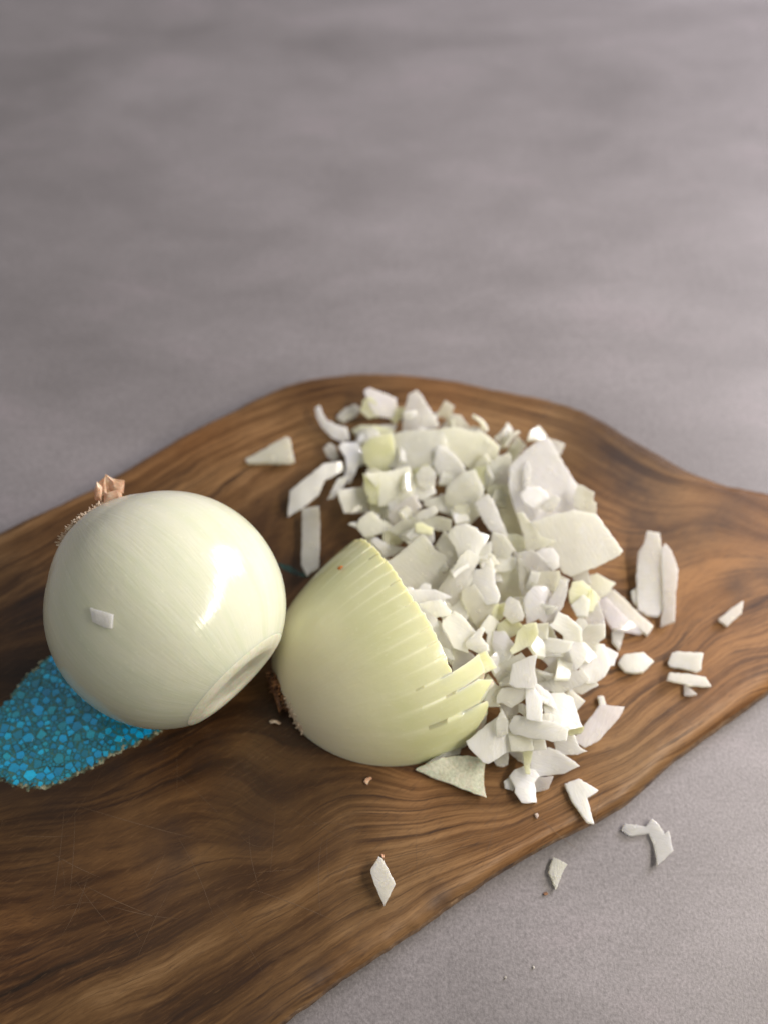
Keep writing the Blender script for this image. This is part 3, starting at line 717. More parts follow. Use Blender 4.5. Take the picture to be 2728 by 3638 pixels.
# (crop, tint, mm above the heap's base, thickness mm, outline, label)
CH = [
 # back of the heap, nearest the far edge of the board
 ('K2','c',0,2.6,[(45,580),(130,540),(345,415),(375,430),(405,590),(380,605),(60,605)],'cream wedge lying alone on bare wood at the far left of the heap'),
 ('A','w',1,2.4,[(370,280),(420,250),(450,330),(500,410),(590,450),(680,470),(720,600),(640,620),(540,570),(450,470),(390,370)],'curved white sliver like a tusk at the back left of the heap'),
 ('A','w',0,2.4,[(590,360),(680,270),(790,225),(840,270),(790,340),(660,410)],'small white oval chip lying on the wood behind the tusk shaped sliver'),
 ('A','p',2,2.4,[(890,90),(950,60),(1210,170),(1210,270),(1240,330),(1180,370),(1000,340),(930,200)],'pinkish white flat chip farthest back, standing behind a yellow chip'),
 ('A','y',3,2.2,[(850,300),(880,200),(940,160),(1000,210),(1040,350),(930,365)],'small yellow green chip leaning on the pinkish chip at the very back'),
 ('B','b',2,2.6,[(160,130),(240,90),(290,150),(460,430),(450,470),(280,490),(90,520),(100,350)],'tall bright white triangle standing up at the back of the heap'),
 ('A','y',0,2.2,[(740,500),(850,450),(1000,450),(1180,490),(1180,560),(960,570),(800,550)],'flat yellow strip lying along the back edge of the heap'),
 ('A','g',2,2.4,[(620,700),(650,650),(820,640),(830,760),(800,900),(740,1060),(660,1040),(700,900),(690,790)],'long grey white strip pointing at the camera on the back left of the heap'),
 ('A','w',1,2.2,[(460,700),(520,655),(570,690),(600,790),(560,830),(500,780)],'tiny white chip on wood at left, under the tusk shaped sliver'),
 ('A','g',4,2.4,[(450,870),(630,850),(650,940),(560,1000),(450,1050),(400,1180),(230,1330),(80,1420),(110,1150),(200,1080),(330,980)],'long bent grey white strip hanging off the left side of the heap'),
 ('K2','g',1,2.6,[(465,945),(590,930),(600,1080),(590,1370),(500,1430),(460,1350)],'straight white strip lying on dark wood between the two onions'),
 ('A','g',3,2.0,[(600,1040),(700,1000),(660,1100),(560,1220),(500,1230),(560,1130)],'narrow grey sliver beside the long bent strip at left'),
 ('A','g',2,2.6,[(610,1150),(860,1120),(890,1200),(920,1380),(680,1380),(640,1260)],'shaded grey square chip on the left flank of the heap'),
 ('A','y',4,2.4,[(870,680),(960,600),(1170,540),(1190,700),(1180,900),(1090,950),(960,930),(890,830)],'curved yellow green chip at the back left, hollow side out'),
 ('B','g',4,2.4,[(-200,600),(100,530),(500,500),(560,700),(430,850),(330,900),(200,1000),(0,900),(-200,880)],'large blurred grey sheet lying flat across the back of the heap'),
 ('B','c',6,2.4,[(480,500),(640,480),(850,530),(930,530),(1110,680),(1070,840),(900,900),(800,920),(640,760),(560,700)],'large cream sheet with yellow edge at the back right of the heap'),
 ('B','w',3,2.4,[(500,480),(620,340),(700,360),(830,510),(860,560),(700,530)],'cream white triangle poking up behind the large cream sheet'),
 ('A','c',6,3.0,[(900,970),(1100,960),(1350,900),(1420,1100),(1380,1200),(1230,1290),(1040,1310),(1050,1150)],'big cream square block with a yellow side on the left of the heap'),
 ('A','y',7,2.0,[(875,975),(960,1055),(1040,1080),(1030,1295),(950,1275),(900,1130)],'yellow green strip stuck to the side of the big cream square block'),
 ('A','y',2,2.2,[(920,1240),(1050,1290),(1230,1290),(1180,1360),(1060,1410),(960,1360)],'shaded yellow chip tucked under the big cream square block'),
 ('B','b',8,2.8,[(240,990),(290,910),(370,900),(430,970),(420,1080),(330,1130),(260,1080)],'small bright white knob on top of the back of the heap'),
 ('B','g',5,2.4,[(170,1110),(260,1070),(400,1080),(430,1180),(300,1240),(200,1210)],'dull cream chip directly under the small bright white knob'),
 ('A','p',6,2.2,[(1140,1420),(1200,1340),(1290,1270),(1410,1200),(1480,1330),(1300,1480),(1180,1500)],'pinkish white oval chip in front of the big cream square block'),
 ('B','w',6,2.4,[(420,850),(470,680),(520,690),(640,780),(720,880),(760,960),(560,1060),(470,970)],'pale upright chip right of the bright white knob'),
 ('B','c',8,2.6,[(560,1130),(620,1060),(740,960),(850,940),(940,1140),(900,1240),(900,1400),(780,1520),(660,1480),(620,1420),(550,1250)],'large smooth cream chip in the upper middle of the heap'),
 ('B','c',4,2.2,[(320,1250),(550,1200),(560,1290),(620,1420),(440,1340),(330,1310)],'cream chip wedged left of the large smooth cream chip'),
 ('B','b',11,2.6,[(860,1280),(1000,1200),(1060,1290),(1200,1620),(1190,1635),(1010,1560),(920,1400)],'bright white oblong strip leaning down the upper middle of the heap'),
 ('B','o',4,2.2,[(990,1130),(1060,1090),(1230,1100),(1290,1350),(1390,1640),(1200,1620),(1090,1330),(1060,1240),(1000,1200)],'shaded olive cream sheet between the bright oblong strip and the big white sheets'),
 ('B','w',7,2.4,[(1000,900),(1090,800),(1210,760),(1240,800),(1220,940),(1200,1000),(1060,1020),(990,960)],'small grey white chip pointing up left of the topmost big white sheet'),
 ('B','w',6,2.0,[(1040,1040),(1100,1010),(1230,1000),(1240,1100),(1080,1100)],'short white stub below the chip that points up at the upper right'),
 ('B','y',5,2.2,[(840,920),(980,890),(1030,1010),(960,1140),(930,1150),(850,1000)],'yellow chip behind the large smooth cream chip'),
 ('B','b',10,2.0,[(200,1440),(290,1370),(420,1320),(450,1380),(420,1410),(280,1455)],'glassy glinting sliver left of the upper middle of the heap'),
 # the big sheets on the right
 ('C','w',11,2.8,[(185,500),(230,430),(360,300),(460,230),(590,170),(680,330),(760,480),(880,660),(930,700),(1090,900),(1080,990),(850,985),(600,1000),(420,1100),(330,980),(260,980),(190,740),(180,640)],'big pointed white sheet at the far right, topmost of two broad sheets'),
 ('C','w',14,2.8,[(400,1080),(600,1010),(860,950),(1090,990),(1200,1140),(1370,1370),(1340,1410),(1100,1530),(1000,1560),(830,1630),(760,1600),(690,1500),(680,1380),(530,1330),(480,1210)],'big broad white sheet at the right rim, nearer of two broad sheets'),
 ('C','c',12,2.4,[(255,980),(330,970),(410,1090),(500,1220),(660,1260),(530,1330),(430,1360),(355,1340),(345,1220)],'cream strip along the left edge of the nearer big white sheet'),
 ('C','w',15,2.4,[(300,770),(370,700),(490,700),(560,760),(600,840),(540,890),(430,910),(340,850)],'small greyish white scrap lying on the topmost big white sheet'),
 ('C','b',16,2.2,[(510,900),(600,830),(650,785),(710,830),(640,930),(580,945)],'small bright white nub between the two big white sheets'),
 ('C','w',16,2.4,[(870,790),(910,680),(940,680),(1070,760),(1050,830),(1090,860),(1085,990),(1000,980),(880,900)],'white notched chip on the right edge of the big white sheets'),
 ('C','b',14,1.6,[(330,520),(370,420),(400,500),(385,700),(330,690)],'thin white rib standing on the topmost big white sheet'),
 # middle right
 ('F','b',12,2.6,[(265,205),(410,170),(480,210),(560,290),(600,390),(480,410),(400,420),(290,260)],'white square topped chip just left of the nearer big white sheet'),
 ('F','w',13,2.4,[(465,190),(540,150),(630,155),(690,230),(690,340),(630,365),(560,290)],'creamy white chip tucked against the lower edge of the nearer big sheet'),
 ('F','c',9,2.4,[(265,260),(290,260),(400,420),(400,530),(430,550),(350,650),(330,720),(290,560)],'long cream translucent strip falling from the white square topped chip'),
 ('F','o',4,2.4,[(10,410),(255,350),(275,480),(315,640),(330,720),(100,690),(60,600),(15,460)],'large shaded olive cream square in the middle of the heap'),
 ('F','c',11,2.4,[(400,440),(480,400),(700,390),(710,470),(690,540),(640,600),(550,570),(430,550)],'broad cream chip below the creamy white chip on the right of the heap'),
 ('F','b',13,2.6,[(375,620),(440,555),(560,560),(610,640),(590,760),(560,930),(480,880),(370,940),(340,700)],'white rounded chip with a bright highlight, right of the middle of the heap'),
 ('F','b',14,2.4,[(610,700),(690,560),(710,490),(800,500),(780,620),(740,750),(690,840),(630,940),(575,910)],'white leaf shaped strip right of the chip with the bright highlight'),
 ('F','y',12,2.6,[(860,510),(950,500),(1080,620),(1100,690),(1060,800),(940,830),(830,720),(820,610)],'pale yellow chip near the right rim below the big white sheet'),
 ('F','w',11,2.2,[(850,430),(1000,390),(1040,520),(960,510),(870,480)],'small white chip right under the lowest corner of the big white sheet'),
 ('F','c',7,2.6,[(1040,440),(1110,425),(1295,520),(1250,560),(1240,600),(1110,690),(1080,600),(1000,540)],'cream chip pointing right off the rim of the heap over the wood'),
 ('F','w',11,2.4,[(940,840),(1060,790),(1110,690),(1170,880),(1185,970),(1090,965),(930,1000)],'white chip on the right rim just below the pale yellow chip'),
 ('F','c',10,2.4,[(920,1010),(1010,970),(1185,955),(1180,1100),(1105,1140),(1100,1220),(960,1230),(940,1130)],'cream square chip on the right rim with a straight outer edge'),
 ('F','b',13,2.4,[(650,940),(700,830),(800,880),(930,1000),(940,1130),(960,1170),(760,1140),(750,1060),(600,960)],'glossy white chip in the right part of the heap, above the long white strip'),
 ('F','o',9,2.0,[(580,960),(640,1020),(680,1110),(750,1135),(560,1120)],'shaded olive sliver between white chips above the long white strip'),
 ('F','w',12,2.2,[(400,1130),(460,1095),(560,1100),(840,1140),(800,1240),(730,1260),(600,1240),(450,1210)],'long white strip bridging a dark gap at the lower right of the heap'),
 ('F','b',14,2.4,[(810,1230),(850,1150),(960,1170),(1000,1250),(960,1340),(890,1430)],'white triangle pointing down at the right end of the long white strip'),
 ('F','w',10,2.6,[(970,1260),(1060,1240),(1110,1170),(1180,1180),(1240,1380),(1190,1500),(1080,1570),(1000,1570),(930,1430)],'big cream white chip on the lower right rim of the heap'),
 ('F','w',9,2.4,[(1100,1180),(1130,1170),(1325,1260),(1280,1380),(1240,1385),(1160,1340)],'white chip jutting right off the lower right rim over the wood'),
 ('F','g',7,2.4,[(470,1290),(590,1240),(720,1260),(800,1250),(880,1440),(800,1480),(600,1500),(500,1490),(600,1400),(570,1360)],'greyish translucent chip below the dark gap in the lower right of the heap'),
 ('F','w',10,2.4,[(480,1590),(800,1480),(960,1440),(1020,1560),(850,1625),(700,1690),(580,1650)],'white pointed strip lying across the lower right of the heap'),
 ('F','c',7,2.4,[(1000,1560),(1080,1560),(1115,1605),(950,1690),(830,1650)],'cream pointed tip under the white pointed strip at lower right'),
 # middle
 ('F','b',14,2.8,[(120,840),(150,700),(180,670),(270,720),(320,850),(310,900),(200,940)],'bright white chip with a green spot in the middle of the heap'),
 ('F','y',11,2.4,[(0,750),(130,735),(130,840),(80,900),(0,885)],'small yellow square left of the white chip with the green spot'),
 ('F','y',12,2.4,[(70,950),(150,900),(270,940),(330,990),(260,1050),(170,1085),(50,1020)],'yellow chip below the white chip with the green spot'),
 ('F','y',15,2.2,[(270,1040),(330,970),(455,940),(470,1060),(400,1170),(340,1190),(210,1270),(190,1220),(240,1150)],'curled pale yellow chip above the dark gap in the heap'),
 ('F','c',12,2.2,[(470,960),(585,945),(570,1115),(460,1095),(440,1050)],'cream chip between the curled yellow chip and the olive sliver'),
 ('E','w',12,2.6,[(970,740),(1080,740),(1170,870),(1150,960),(1120,1030),(1000,1055),(960,880)],'smooth white chip left of the curled pale yellow chip'),
 ('E','y',15,3.4,[(790,990),(890,950),(990,1110),(865,1165)],'pale yellow little cube near the half onion, low in the heap'),
 ('E','c',11,2.4,[(955,1150),(1000,1100),(1250,965),(1300,1020),(1190,1100),(1140,1200),(1030,1275)],'cream strip with a yellow end right of the little yellow cube'),
 ('E','b',14,2.6,[(1180,1090),(1280,1040),(1360,1000),(1425,990),(1390,1140),(1420,1270),(1390,1330),(1200,1315),(1140,1275)],'bright white ragged chip standing left of the dark gap'),
 ('E','w',14,2.6,[(430,620),(550,525),(620,570),(680,640),(770,740),(690,830),(690,950),(540,890),(490,770),(430,680)],'wet white chip with glinting face near the half onion cut'),
 ('E','w',15,2.4,[(680,850),(720,810),(830,690),(870,720),(830,800),(890,870),(910,930),(830,965),(690,900)],'glassy white chip below the wet white chip near the half onion'),
 ('E','c',11,2.4,[(830,690),(920,560),(1030,650),(960,750),(960,880),(990,1020),(900,960),(890,860),(910,770)],'cream strip running down right of the glassy white chip'),
 ('E','b',18,2.6,[(200,440),(240,425),(400,400),(505,510),(480,555),(350,565),(240,480)],'bright white lozenge beside the half onion cut edge'),
 ('E','b',17,2.4,[(65,265),(120,270),(130,290),(330,290),(400,320),(510,365),(400,400),(230,430),(170,440),(100,425),(65,350)],'white ragged strip touching the cut edge of the half onion'),
 ('E','b',16,2.0,[(185,265),(230,225),(285,235),(295,290),(190,290)],'tiny white bump behind the ragged strip at the half onion'),
 ('E','w',14,2.4,[(170,430),(215,450),(350,560),(380,720),(400,900),(360,860),(270,700),(210,590)],'white strip running down along the half onion cut edge'),
 ('E','w',11,2.4,[(370,620),(410,640),(500,820),(550,950),(545,1110),(450,1010),(400,880)],'grey white leaf shaped chip against the half onion cut edge'),
 ('E','b',13,1.6,[(410,905),(490,920),(545,1030),(500,1025),(440,980)],'tiny white glint built as a scrap on the leaf shaped chip by the half onion'),  # a glint on the chip, painted as a thin pale piece
 ('E','g',9,2.6,[(530,880),(690,950),(760,1010),(880,1170),(870,1200),(700,1230),(545,1250),(540,1100)],'greyish translucent chip above the shiny loose slice of the half onion'),
 ('D','c',13,2.4,[(505,760),(620,690),(900,450),(980,540),(1030,620),(1230,740),(1230,780),(1180,900),(1060,1050),(880,1030),(760,1060),(640,960)],'large flat cream square sheet lying right behind the half onion'),
 ('D','w',15,2.4,[(1050,1060),(1180,900),(1300,690),(1380,620),(1510,700),(1440,820),(1430,900),(1340,1080),(1210,1260),(1120,1200),(1180,1110)],'long white strip leaning on the large cream square sheet'),
 ('E','w',15,2.6,[(640,310),(780,80),(840,75),(930,-45),(960,30),(970,220),(1030,340),(1000,420),(880,430),(760,240)],'white chip with two peaks in the middle of the heap'),
 ('E','c',13,2.4,[(640,320),(760,240),(880,430),(980,440),(920,560),(800,680),(720,570),(640,400)],'cream strip hanging below the chip with two peaks'),
 ('E','c',12,2.2,[(500,500),(640,380),(700,540),(665,605),(590,550),(540,525)],'cream chip below the long white strip in the middle of the heap'),
 ('D','b',17,2.6,[(1180,440),(1250,370),(1370,345),(1470,390),(1500,430),(1600,460),(1550,560),(1510,590),(1470,690),(1290,700),(1255,570),(1200,490)],'lumpy bright white chip crowning the middle of the heap'),
 ('D','c',13,2.2,[(1040,570),(1140,420),(1180,470),(1260,590),(1290,690),(1270,740),(1130,660)],'olive cream chip left of the lumpy bright white chip'),
 ('D','g',12,2.4,[(1480,680),(1520,590),(1620,530),(1620,640),(1590,680),(1510,695)],'grey cream chip right of the lumpy bright white chip'),
 ('D','c',8,2.4,[(220,370),(240,290),(300,240),(370,210),(440,290),(560,340),(530,400),(370,450),(290,470)],'cream rounded chip directly behind the top of the half onion'),
 ('D','c',10,2.2,[(540,390),(700,300),(850,300),(900,390),(820,515),(680,470)],'olive cream chip behind the large flat square sheet'),
 ('D','w',12,2.4,[(770,500),(840,400),(1010,420),(1010,520),(980,545),(900,450)],'cream chip at the back corner of the large flat square sheet'),
 ('D','y',14,2.6,[(830,330),(900,335),(1005,380),(990,440),(840,415)],'pale yellow block on the back corner of the large square sheet'),
 ('D','c',9,2.2,[(840,310),(1050,260),(1200,290),(1190,410),(1130,410),(1010,380),(900,345)],'flat cream chip behind the pale yellow block'),
 ('D','w',10,2.2,[(370,500),(430,490),(520,560),(730,590),(580,660),(500,680),(450,600),(370,530)],'grey cream chip with a bright end behind the half onion top'),
 ('D','o',8,2.2,[(500,420),(560,430),(690,500),(650,550),(520,560),(490,480)],'shaded olive chip behind the half onion, beside the grey cream chip'),
 ('D','o',2,2.4,[(300,470),(370,440),(450,600),(500,690),(570,720),(510,770),(360,600)],'dark olive piece in the shade right behind the half onion'),
 ('C','w',11,3.2,[(0,1180),(110,1210),(225,1360),(150,1430),(30,1420),(-30,1330)],'sparkling white cube left of the big white sheets'),
 ('C','c',8,2.8,[(-10,1420),(150,1425),(250,1460),(240,1560),(130,1580),(10,1590)],'cream block with a yellow end below the sparkling white cube'),
 ('C','o',6,2.4,[(120,1210),(240,1200),(340,1250),(360,1350),(430,1370),(260,1420),(220,1360)],'shaded olive chip right of the sparkling white cube'),
 # front
 ('G','b',13,2.4,[(800,590),(890,580),(960,720),(970,930),(810,905)],'tall white upright strip in the front of the heap'),
 ('G','w',10,2.2,[(890,540),(930,550),(1040,640),(1090,720),(1115,800),(960,720)],'white strip slanting down right of the tall upright strip'),
 ('G','w',11,2.4,[(500,670),(550,600),(680,570),(790,590),(790,690),(640,780),(560,730),(500,740)],'translucent white chip left of the tall upright strip'),
 ('G','w',13,2.6,[(620,990),(690,880),(860,910),(1090,950),(1240,1020),(1220,1140),(1080,1150),(990,1120),(860,1110),(660,1065)],'broad pale strip lying across the front foot of the upright strip'),
 ('G','w',9,2.4,[(1000,780),(1110,800),(1060,650),(1200,650),(1290,700),(1390,990),(1250,1015),(1110,955),(1020,900)],'large white chip at the front right of the heap beside bare wood'),
 ('G','p',6,1.8,[(1180,640),(1270,580),(1310,650),(1310,800),(1280,760),(1250,690)],'pinkish translucent scrap behind the large white chip at front right'),
 ('G','w',8,3.0,[(180,1150),(260,1090),(400,970),(500,900),(600,960),(615,1080),(640,1240),(520,1300),(400,1380),(350,1360),(210,1220)],'biggest grey white block at the front, beside the half onion slices'),
 ('G','b',10,2.2,[(490,950),(545,815),(600,950),(600,1060),(560,1085),(495,1080)],'white fin standing on the biggest grey white block'),
 ('G','c',9,2.4,[(620,1080),(660,1055),(850,1105),(870,1245),(740,1245),(650,1250)],'cream chip under the broad pale strip at the front'),
 ('G','w',9,2.4,[(860,1115),(990,1115),(1010,1225),(870,1245)],'white squarish chip under the middle of the broad pale strip'),
 ('G','y',5,1.8,[(770,1250),(860,1240),(865,1290),(840,1380),(845,1490),(800,1480),(790,1380)],'yellow stalk hanging down in the front of the heap'),
 ('G','g',2,3.0,[(870,1250),(1050,1230),(1150,1270),(1210,1310),(1280,1350),(1360,1410),(1200,1480),(950,1520),(860,1440)],'grey white pointed wedge lying on the wood at the front'),
 ('H','w',1,2.4,[(1145,930),(1190,870),(1280,830),(1400,870),(1440,930),(1390,990),(1420,1190),(1320,1195),(1270,1190),(1200,1080),(1210,1040)],'translucent white chip with ragged foot at the very front of the heap'),
 ('H','p',0,1.8,[(1390,990),(1450,950),(1590,930),(1540,1050),(1420,1080)],'pinkish translucent scrap right of the ragged foot chip at the front'),
 ('H','g',0,1.8,[(1085,990),(1130,950),(1190,1030),(1165,1070),(1100,1040)],'small dim scrap left of the ragged foot chip at the front'),
 ('G','w',2,2.2,[(460,1350),(500,1310),(610,1270),(600,1390),(550,1415),(500,1400)],'small white stub under the biggest grey white block'),
 ('G','g',0,2.0,[(610,1260),(770,1250),(790,1385),(720,1345)],'shaded pale chip on the wood left of the yellow stalk'),
 ('G','w',4,2.2,[(1110,1170),(1220,1050),(1260,1060),(1320,1110),(1350,1200),(1380,1220),(1440,1250),(1340,1280),(1230,1280),(1190,1300),(1130,1240)],'translucent white chip with jagged edge at the front right'),
 ('S','p',5,2.6,[(2037,2627),(2073,2583),(2130,2507),(2214,2514),(2194,2552),(2128,2624),(2080,2653)],'long pinkish white strip pointing away right at the front right corner'),
 ('K6','c',4,2.0,[(445,1350),(485,1345),(508,1415),(465,1420)],'little round stalk on the top end of the long pinkish white strip'),
 ('G','y',8,1.6,[(1250,1010),(1395,1000),(1410,1005),(1380,1065),(1270,1085)],'thin yellow sliver left of the long pinkish white strip'),
 ('G','g',7,2.2,[(520,760),(630,740),(740,770),(720,830),(640,900),(610,970),(540,830)],'grey translucent chip in the shade above the broad pale strip'),
 ('G','c',9,2.4,[(370,500),(400,440),(480,560),(550,590),(490,680),(520,770),(420,765),(360,740)],'cream chip at the end of the shiny loose onion slice'),
 ('G','g',6,2.2,[(900,380),(1000,450),(1000,500),(930,530),(890,480)],'small grey chip in the dark gap right of the bright ragged chip'),
 ('G','p',6,2.0,[(500,520),(600,440),(630,560),(550,575)],'pinkish sliver under the cream strip with a yellow end'),
 ('E','g',7,2.2,[(660,610),(720,560),(800,680),(760,720)],'grey chip in the gap above the glassy white chip'),
 # loose pieces on the board, right side
 ('K6','w',1,3.2,[(795,175),(885,185),(900,300),(930,480),(930,700),(880,775),(800,770),(730,720),(720,480),(735,320),(775,260)],'tall white slab lying apart from the heap on the right'),
 ('K6','w',0,2.4,[(925,262),(970,320),(1020,450),(1000,620),(995,810),(890,850),(900,760),(915,700),(895,300)],'white slab hidden partly under the right side of the tall white slab'),
 ('K6','w',0,2.0,[(680,600),(725,570),(740,720),(700,680)],'small white corner sticking out left of the tall white slab'),
 ('K6','p',2,2.4,[(495,640),(555,585),(660,680),(750,770),(845,850),(800,915),(650,790)],'grey pink translucent strip right of the heap, upper of a crossed pair'),
 ('K6','p',0,2.2,[(445,665),(500,640),(640,780),(765,890),(755,908),(640,885),(550,862),(480,750)],'grey translucent chip under the grey pink strip right of the heap'),
 ('K6','w',0,2.4,[(545,890),(560,870),(640,880),(600,1020),(550,960)],'small white chip pointing down below the grey translucent pair'),
 ('K6','w',0,2.6,[(590,1110),(630,1050),(770,1035),(845,1100),(770,1175),(700,1180),(640,1170)],'white hexagon shaped chip on the wood right of the heap'),
 ('K6','w',0,2.6,[(945,1110),(975,1040),(1010,1030),(1195,1040),(1180,1160),(1150,1178),(1060,1150),(955,1135)],'curved white rectangle, upper of three chips close together at right'),
 ('K6','w',2,2.2,[(945,1235),(955,1180),(1100,1190),(1210,1210),(1255,1280),(1100,1275),(1050,1255)],'flat white strip, middle of three chips close together at right'),
 ('K6','p',0,1.8,[(1060,1262),(1150,1330),(1110,1345),(1060,1340)],'small pink triangle, lowest of three chips close together at right'),
 ('K6','p',0,2.2,[(1305,800),(1400,720),(1480,670),(1470,760),(1370,850)],'small pinkish white chip lying alone at the far right of the board'),
 ('K7','w',1.5,2.0,[(1027,235),(1060,222),(1090,210),(1180,265),(1130,300),(1160,415),(1130,410),(1060,310)],'two lobed white chip alone near the front edge of the board'),
 ('K7','w',3,1.8,[(147,625),(185,565),(205,575),(262,690),(210,790),(165,690)],'white diamond shaped chip alone at the bottom of the board'),
]
TABLE = [
 ('K7','w',3.0,1.8,[(1285,440),(1300,415),(1395,427),(1425,393),(1455,420),(1480,462),(1500,445),(1520,540),(1450,605),(1432,505),(1410,460),(1320,470)],'bent white chip like an upside down V on the grey worktop'),
 ('K7','w',1.2,1.8,[(955,635),(975,568),(1040,600),(1015,640),(990,715)],'small white chip on the grey worktop close to the board edge'),
]
PILE = [(1140,1800),(1190,1640),(1210,1500),(1330,1400),(1500,1420),(1700,1480),(1800,1560),(1960,1570),(2080,1720),(2200,1950),(2170,2080),(2180,2200),(2190,2360),(2120,2480),(2080,2620),(2000,2690),(1880,2740),(1700,2730),(1560,2700),(1480,2500),(1350,2050),(1250,1980)]
pl = np.array([(at(x, y).x, at(x, y).y) for x, y in PILE])
pls = np.array([(p.x, p.y) for p in densify([Vector(p) for p in pl], 0.002)])
def base_h(x, y):
    if not inside([(x, y)], pl)[0]: return 0.0
    d = math.sqrt(((pls - (x, y)) ** 2).sum(1).min()); t_ = min(1, d / 0.030)
    return 0.009 * t_ * (2 - t_) * 0.9
GRP = 'chopped onion pieces'
def piece_mesh(pts, z_of, lift, th, seed, flat=0.55, floor=T, loose=False, curv=1.0):
    rnd = random.Random(seed)
    pts = [Vector(p) for p in pts]
    c = sum(pts, Vector((0, 0))) / len(pts)
    r0 = ray(c.x, c.y); t_ = 0.2
    for _ in range(60):           # the centre's ray meets the heap's surface
        p = CAM + r0 * t_; z = floor + z_of(p.x, p.y) + lift + 0.0008
        t_ += (p.z - z) / -r0.z * 0.7
    P = CAM + r0 * t_; v_ = -r0.normalized()
    jx, jy = (rnd.gauss(0, .08), rnd.gauss(0, .08)) if loose else (rnd.gauss(0, .13), rnd.gauss(0, .13))
    n = (Vector((0, 0, 1)) * flat + v_ * (1 - flat) + RT * jx + UPV * jy).normalized()
    if not loose: pts = [p + (p - c).normalized() * 5.0 for p in pts]
    dense = densify(pts, 11.0)
    ou = []
    for k, q in enumerate(dense):
        ou.append(Vector((q.x + rnd.uniform(-1.3, 1.3), q.y + rnd.uniform(-1.3, 1.3))))
    N = len(ou); op = np.array([(q.x, q.y) for q in ou])
    lo, hi = op.min(0), op.max(0); st = max(13.0, (hi - lo).max() / 12)
    gx, gy = np.meshgrid(np.arange(lo[0], hi[0], st), np.arange(lo[1], hi[1], st)); g = np.stack([gx.ravel(), gy.ravel()], 1)
    if len(g): g = g[inside(g, op)]
    if len(g): g = g[[float(((op - q) ** 2).sum(1).min()) > (st * 0.45) ** 2 for q in g]] if len(g) else g
    cv, ce, cf, *_ = delaunay_2d_cdt(ou + [Vector(q) for q in g], [(i, (i + 1) % N) for i in range(N)], [], 1, 1e-4)
    e1 = n.cross(RT if abs(n.dot(RT)) < .8 else UPV).normalized(); a = rnd.uniform(0, 3.14); e1 = Matrix.Rotation(a, 3, n) @ e1; e2 = n.cross(e1)
    Rc = rnd.uniform(0.020, 0.045) / max(curv * (0.4 if (hi - lo).max() > 230 else 1.0), 0.05) * (1 if rnd.random() < 0.72 else -1)
    tw = rnd.gauss(0, 7.0); top, bt = [], []
    back = (-v_ * 0.55 - n * 0.45).normalized()
    if loose: back = -n
    w1, w2, w3 = rnd.uniform(0, 6), rnd.uniform(0, 6), rnd.uniform(300, 520)
    for q in cv:
        r = ray(q.x, q.y); den = r.dot(n); s = (P - CAM).dot(n) / den
        s = min(max(s, t_ * 0.95), t_ * 1.05); X = CAM + r * s; d = X - P; a1, a2 = d.dot(e1), d.dot(e2)
        off = a1 * a1 / (2 * Rc) + tw * a1 * a2 + 0.00022 * math.sin(a1 * w3 + w1) * math.sin(a2 * w3 * 0.8 + w2)
        off = max(-0.004, min(0.004, off))
        X = X + r.normalized() * off
        top.append(X); bt.append(X + back * th * rnd.uniform(0.94, 1.06))
    # rim of the triangulation
    cnt = {}
    for f in cf:
        for i in range(len(f)):
            e = (f[i], f[(i + 1) % len(f)]); cnt[e] = 1
    rim = [e for e in cnt if (e[1], e[0]) not in cnt]
    m = len(top); fs = [tuple(f) for f in cf] + [tuple(i + m for i in reversed(f)) for f in cf] + [(b, a_, a_ + m, b + m) for a_, b in rim]
    allv = top + bt
    lowest = min(q.z for q in allv)
    sh = Vector()
    if lowest < floor + 0.0001 or loose: sh = v_ * ((floor + 0.00012 - lowest) / v_.z)
    P2 = P + sh
    me = mesh([q + sh - P2 for q in allv], fs, 'onion_piece')
    bm = bmesh.new(); bm.from_mesh(me); bmesh.ops.recalc_face_normals(bm, faces=bm.faces)
    for e in bm.edges:
        if len(e.link_faces) == 2: e.smooth = e.calc_face_angle() < R(38)
    bm.to_mesh(me); bm.free(); me.shade_smooth() if False else None
    for p in me.polygons: p.use_smooth = True
    return me, P2
TOPZ = []; PIECES = []
def put_piece(row, seed, floor=T, group=GRP):
    cr, ti, lift, th, pts, lab = row
    ox, oy, k = CROP[cr]; px = [(ox + x * k, oy + y * k) for x, y in pts]
    loose = cr in ('K6', 'K7', 'K2') or (cr == 'A' and lift == 0)
    fl = 0.80 if loose else 0.40
    me, P = piece_mesh(px, base_h if floor == T and not loose else (lambda x, y: 0.0), lift * 0.001, th * (0.00080 if loose else 0.00058), seed, fl, floor, loose)
    TOPZ.append((P.x, P.y, P.z)); PIECES.append((sum(q[0] for q in px) / len(px), sum(q[1] for q in px) / len(px), lab))
    o = link('onion_piece', me, MC, None, P)
    bv = o.modifiers.new('bevel', 'BEVEL'); bv.width = 0.00013; bv.segments = 2; bv.limit_method = 'ANGLE'; bv.angle_limit = R(38)
    c = TINT[ti]; rnd = random.Random(seed * 31); q = rnd.uniform(0.88, 1.03)
    o.color = (min(c[0] * q, .96), min(c[1] * q, .955), min(c[2] * q * rnd.uniform(0.94, 1.06), .93), 1)
    tag(o, lab, 'onion piece', group); return o
for i, row in enumerate(CH): put_piece(row, i + 11)
for i, row in enumerate(TABLE): put_piece(row, i + 511, 0.0, 'onion pieces fallen on the worktop')

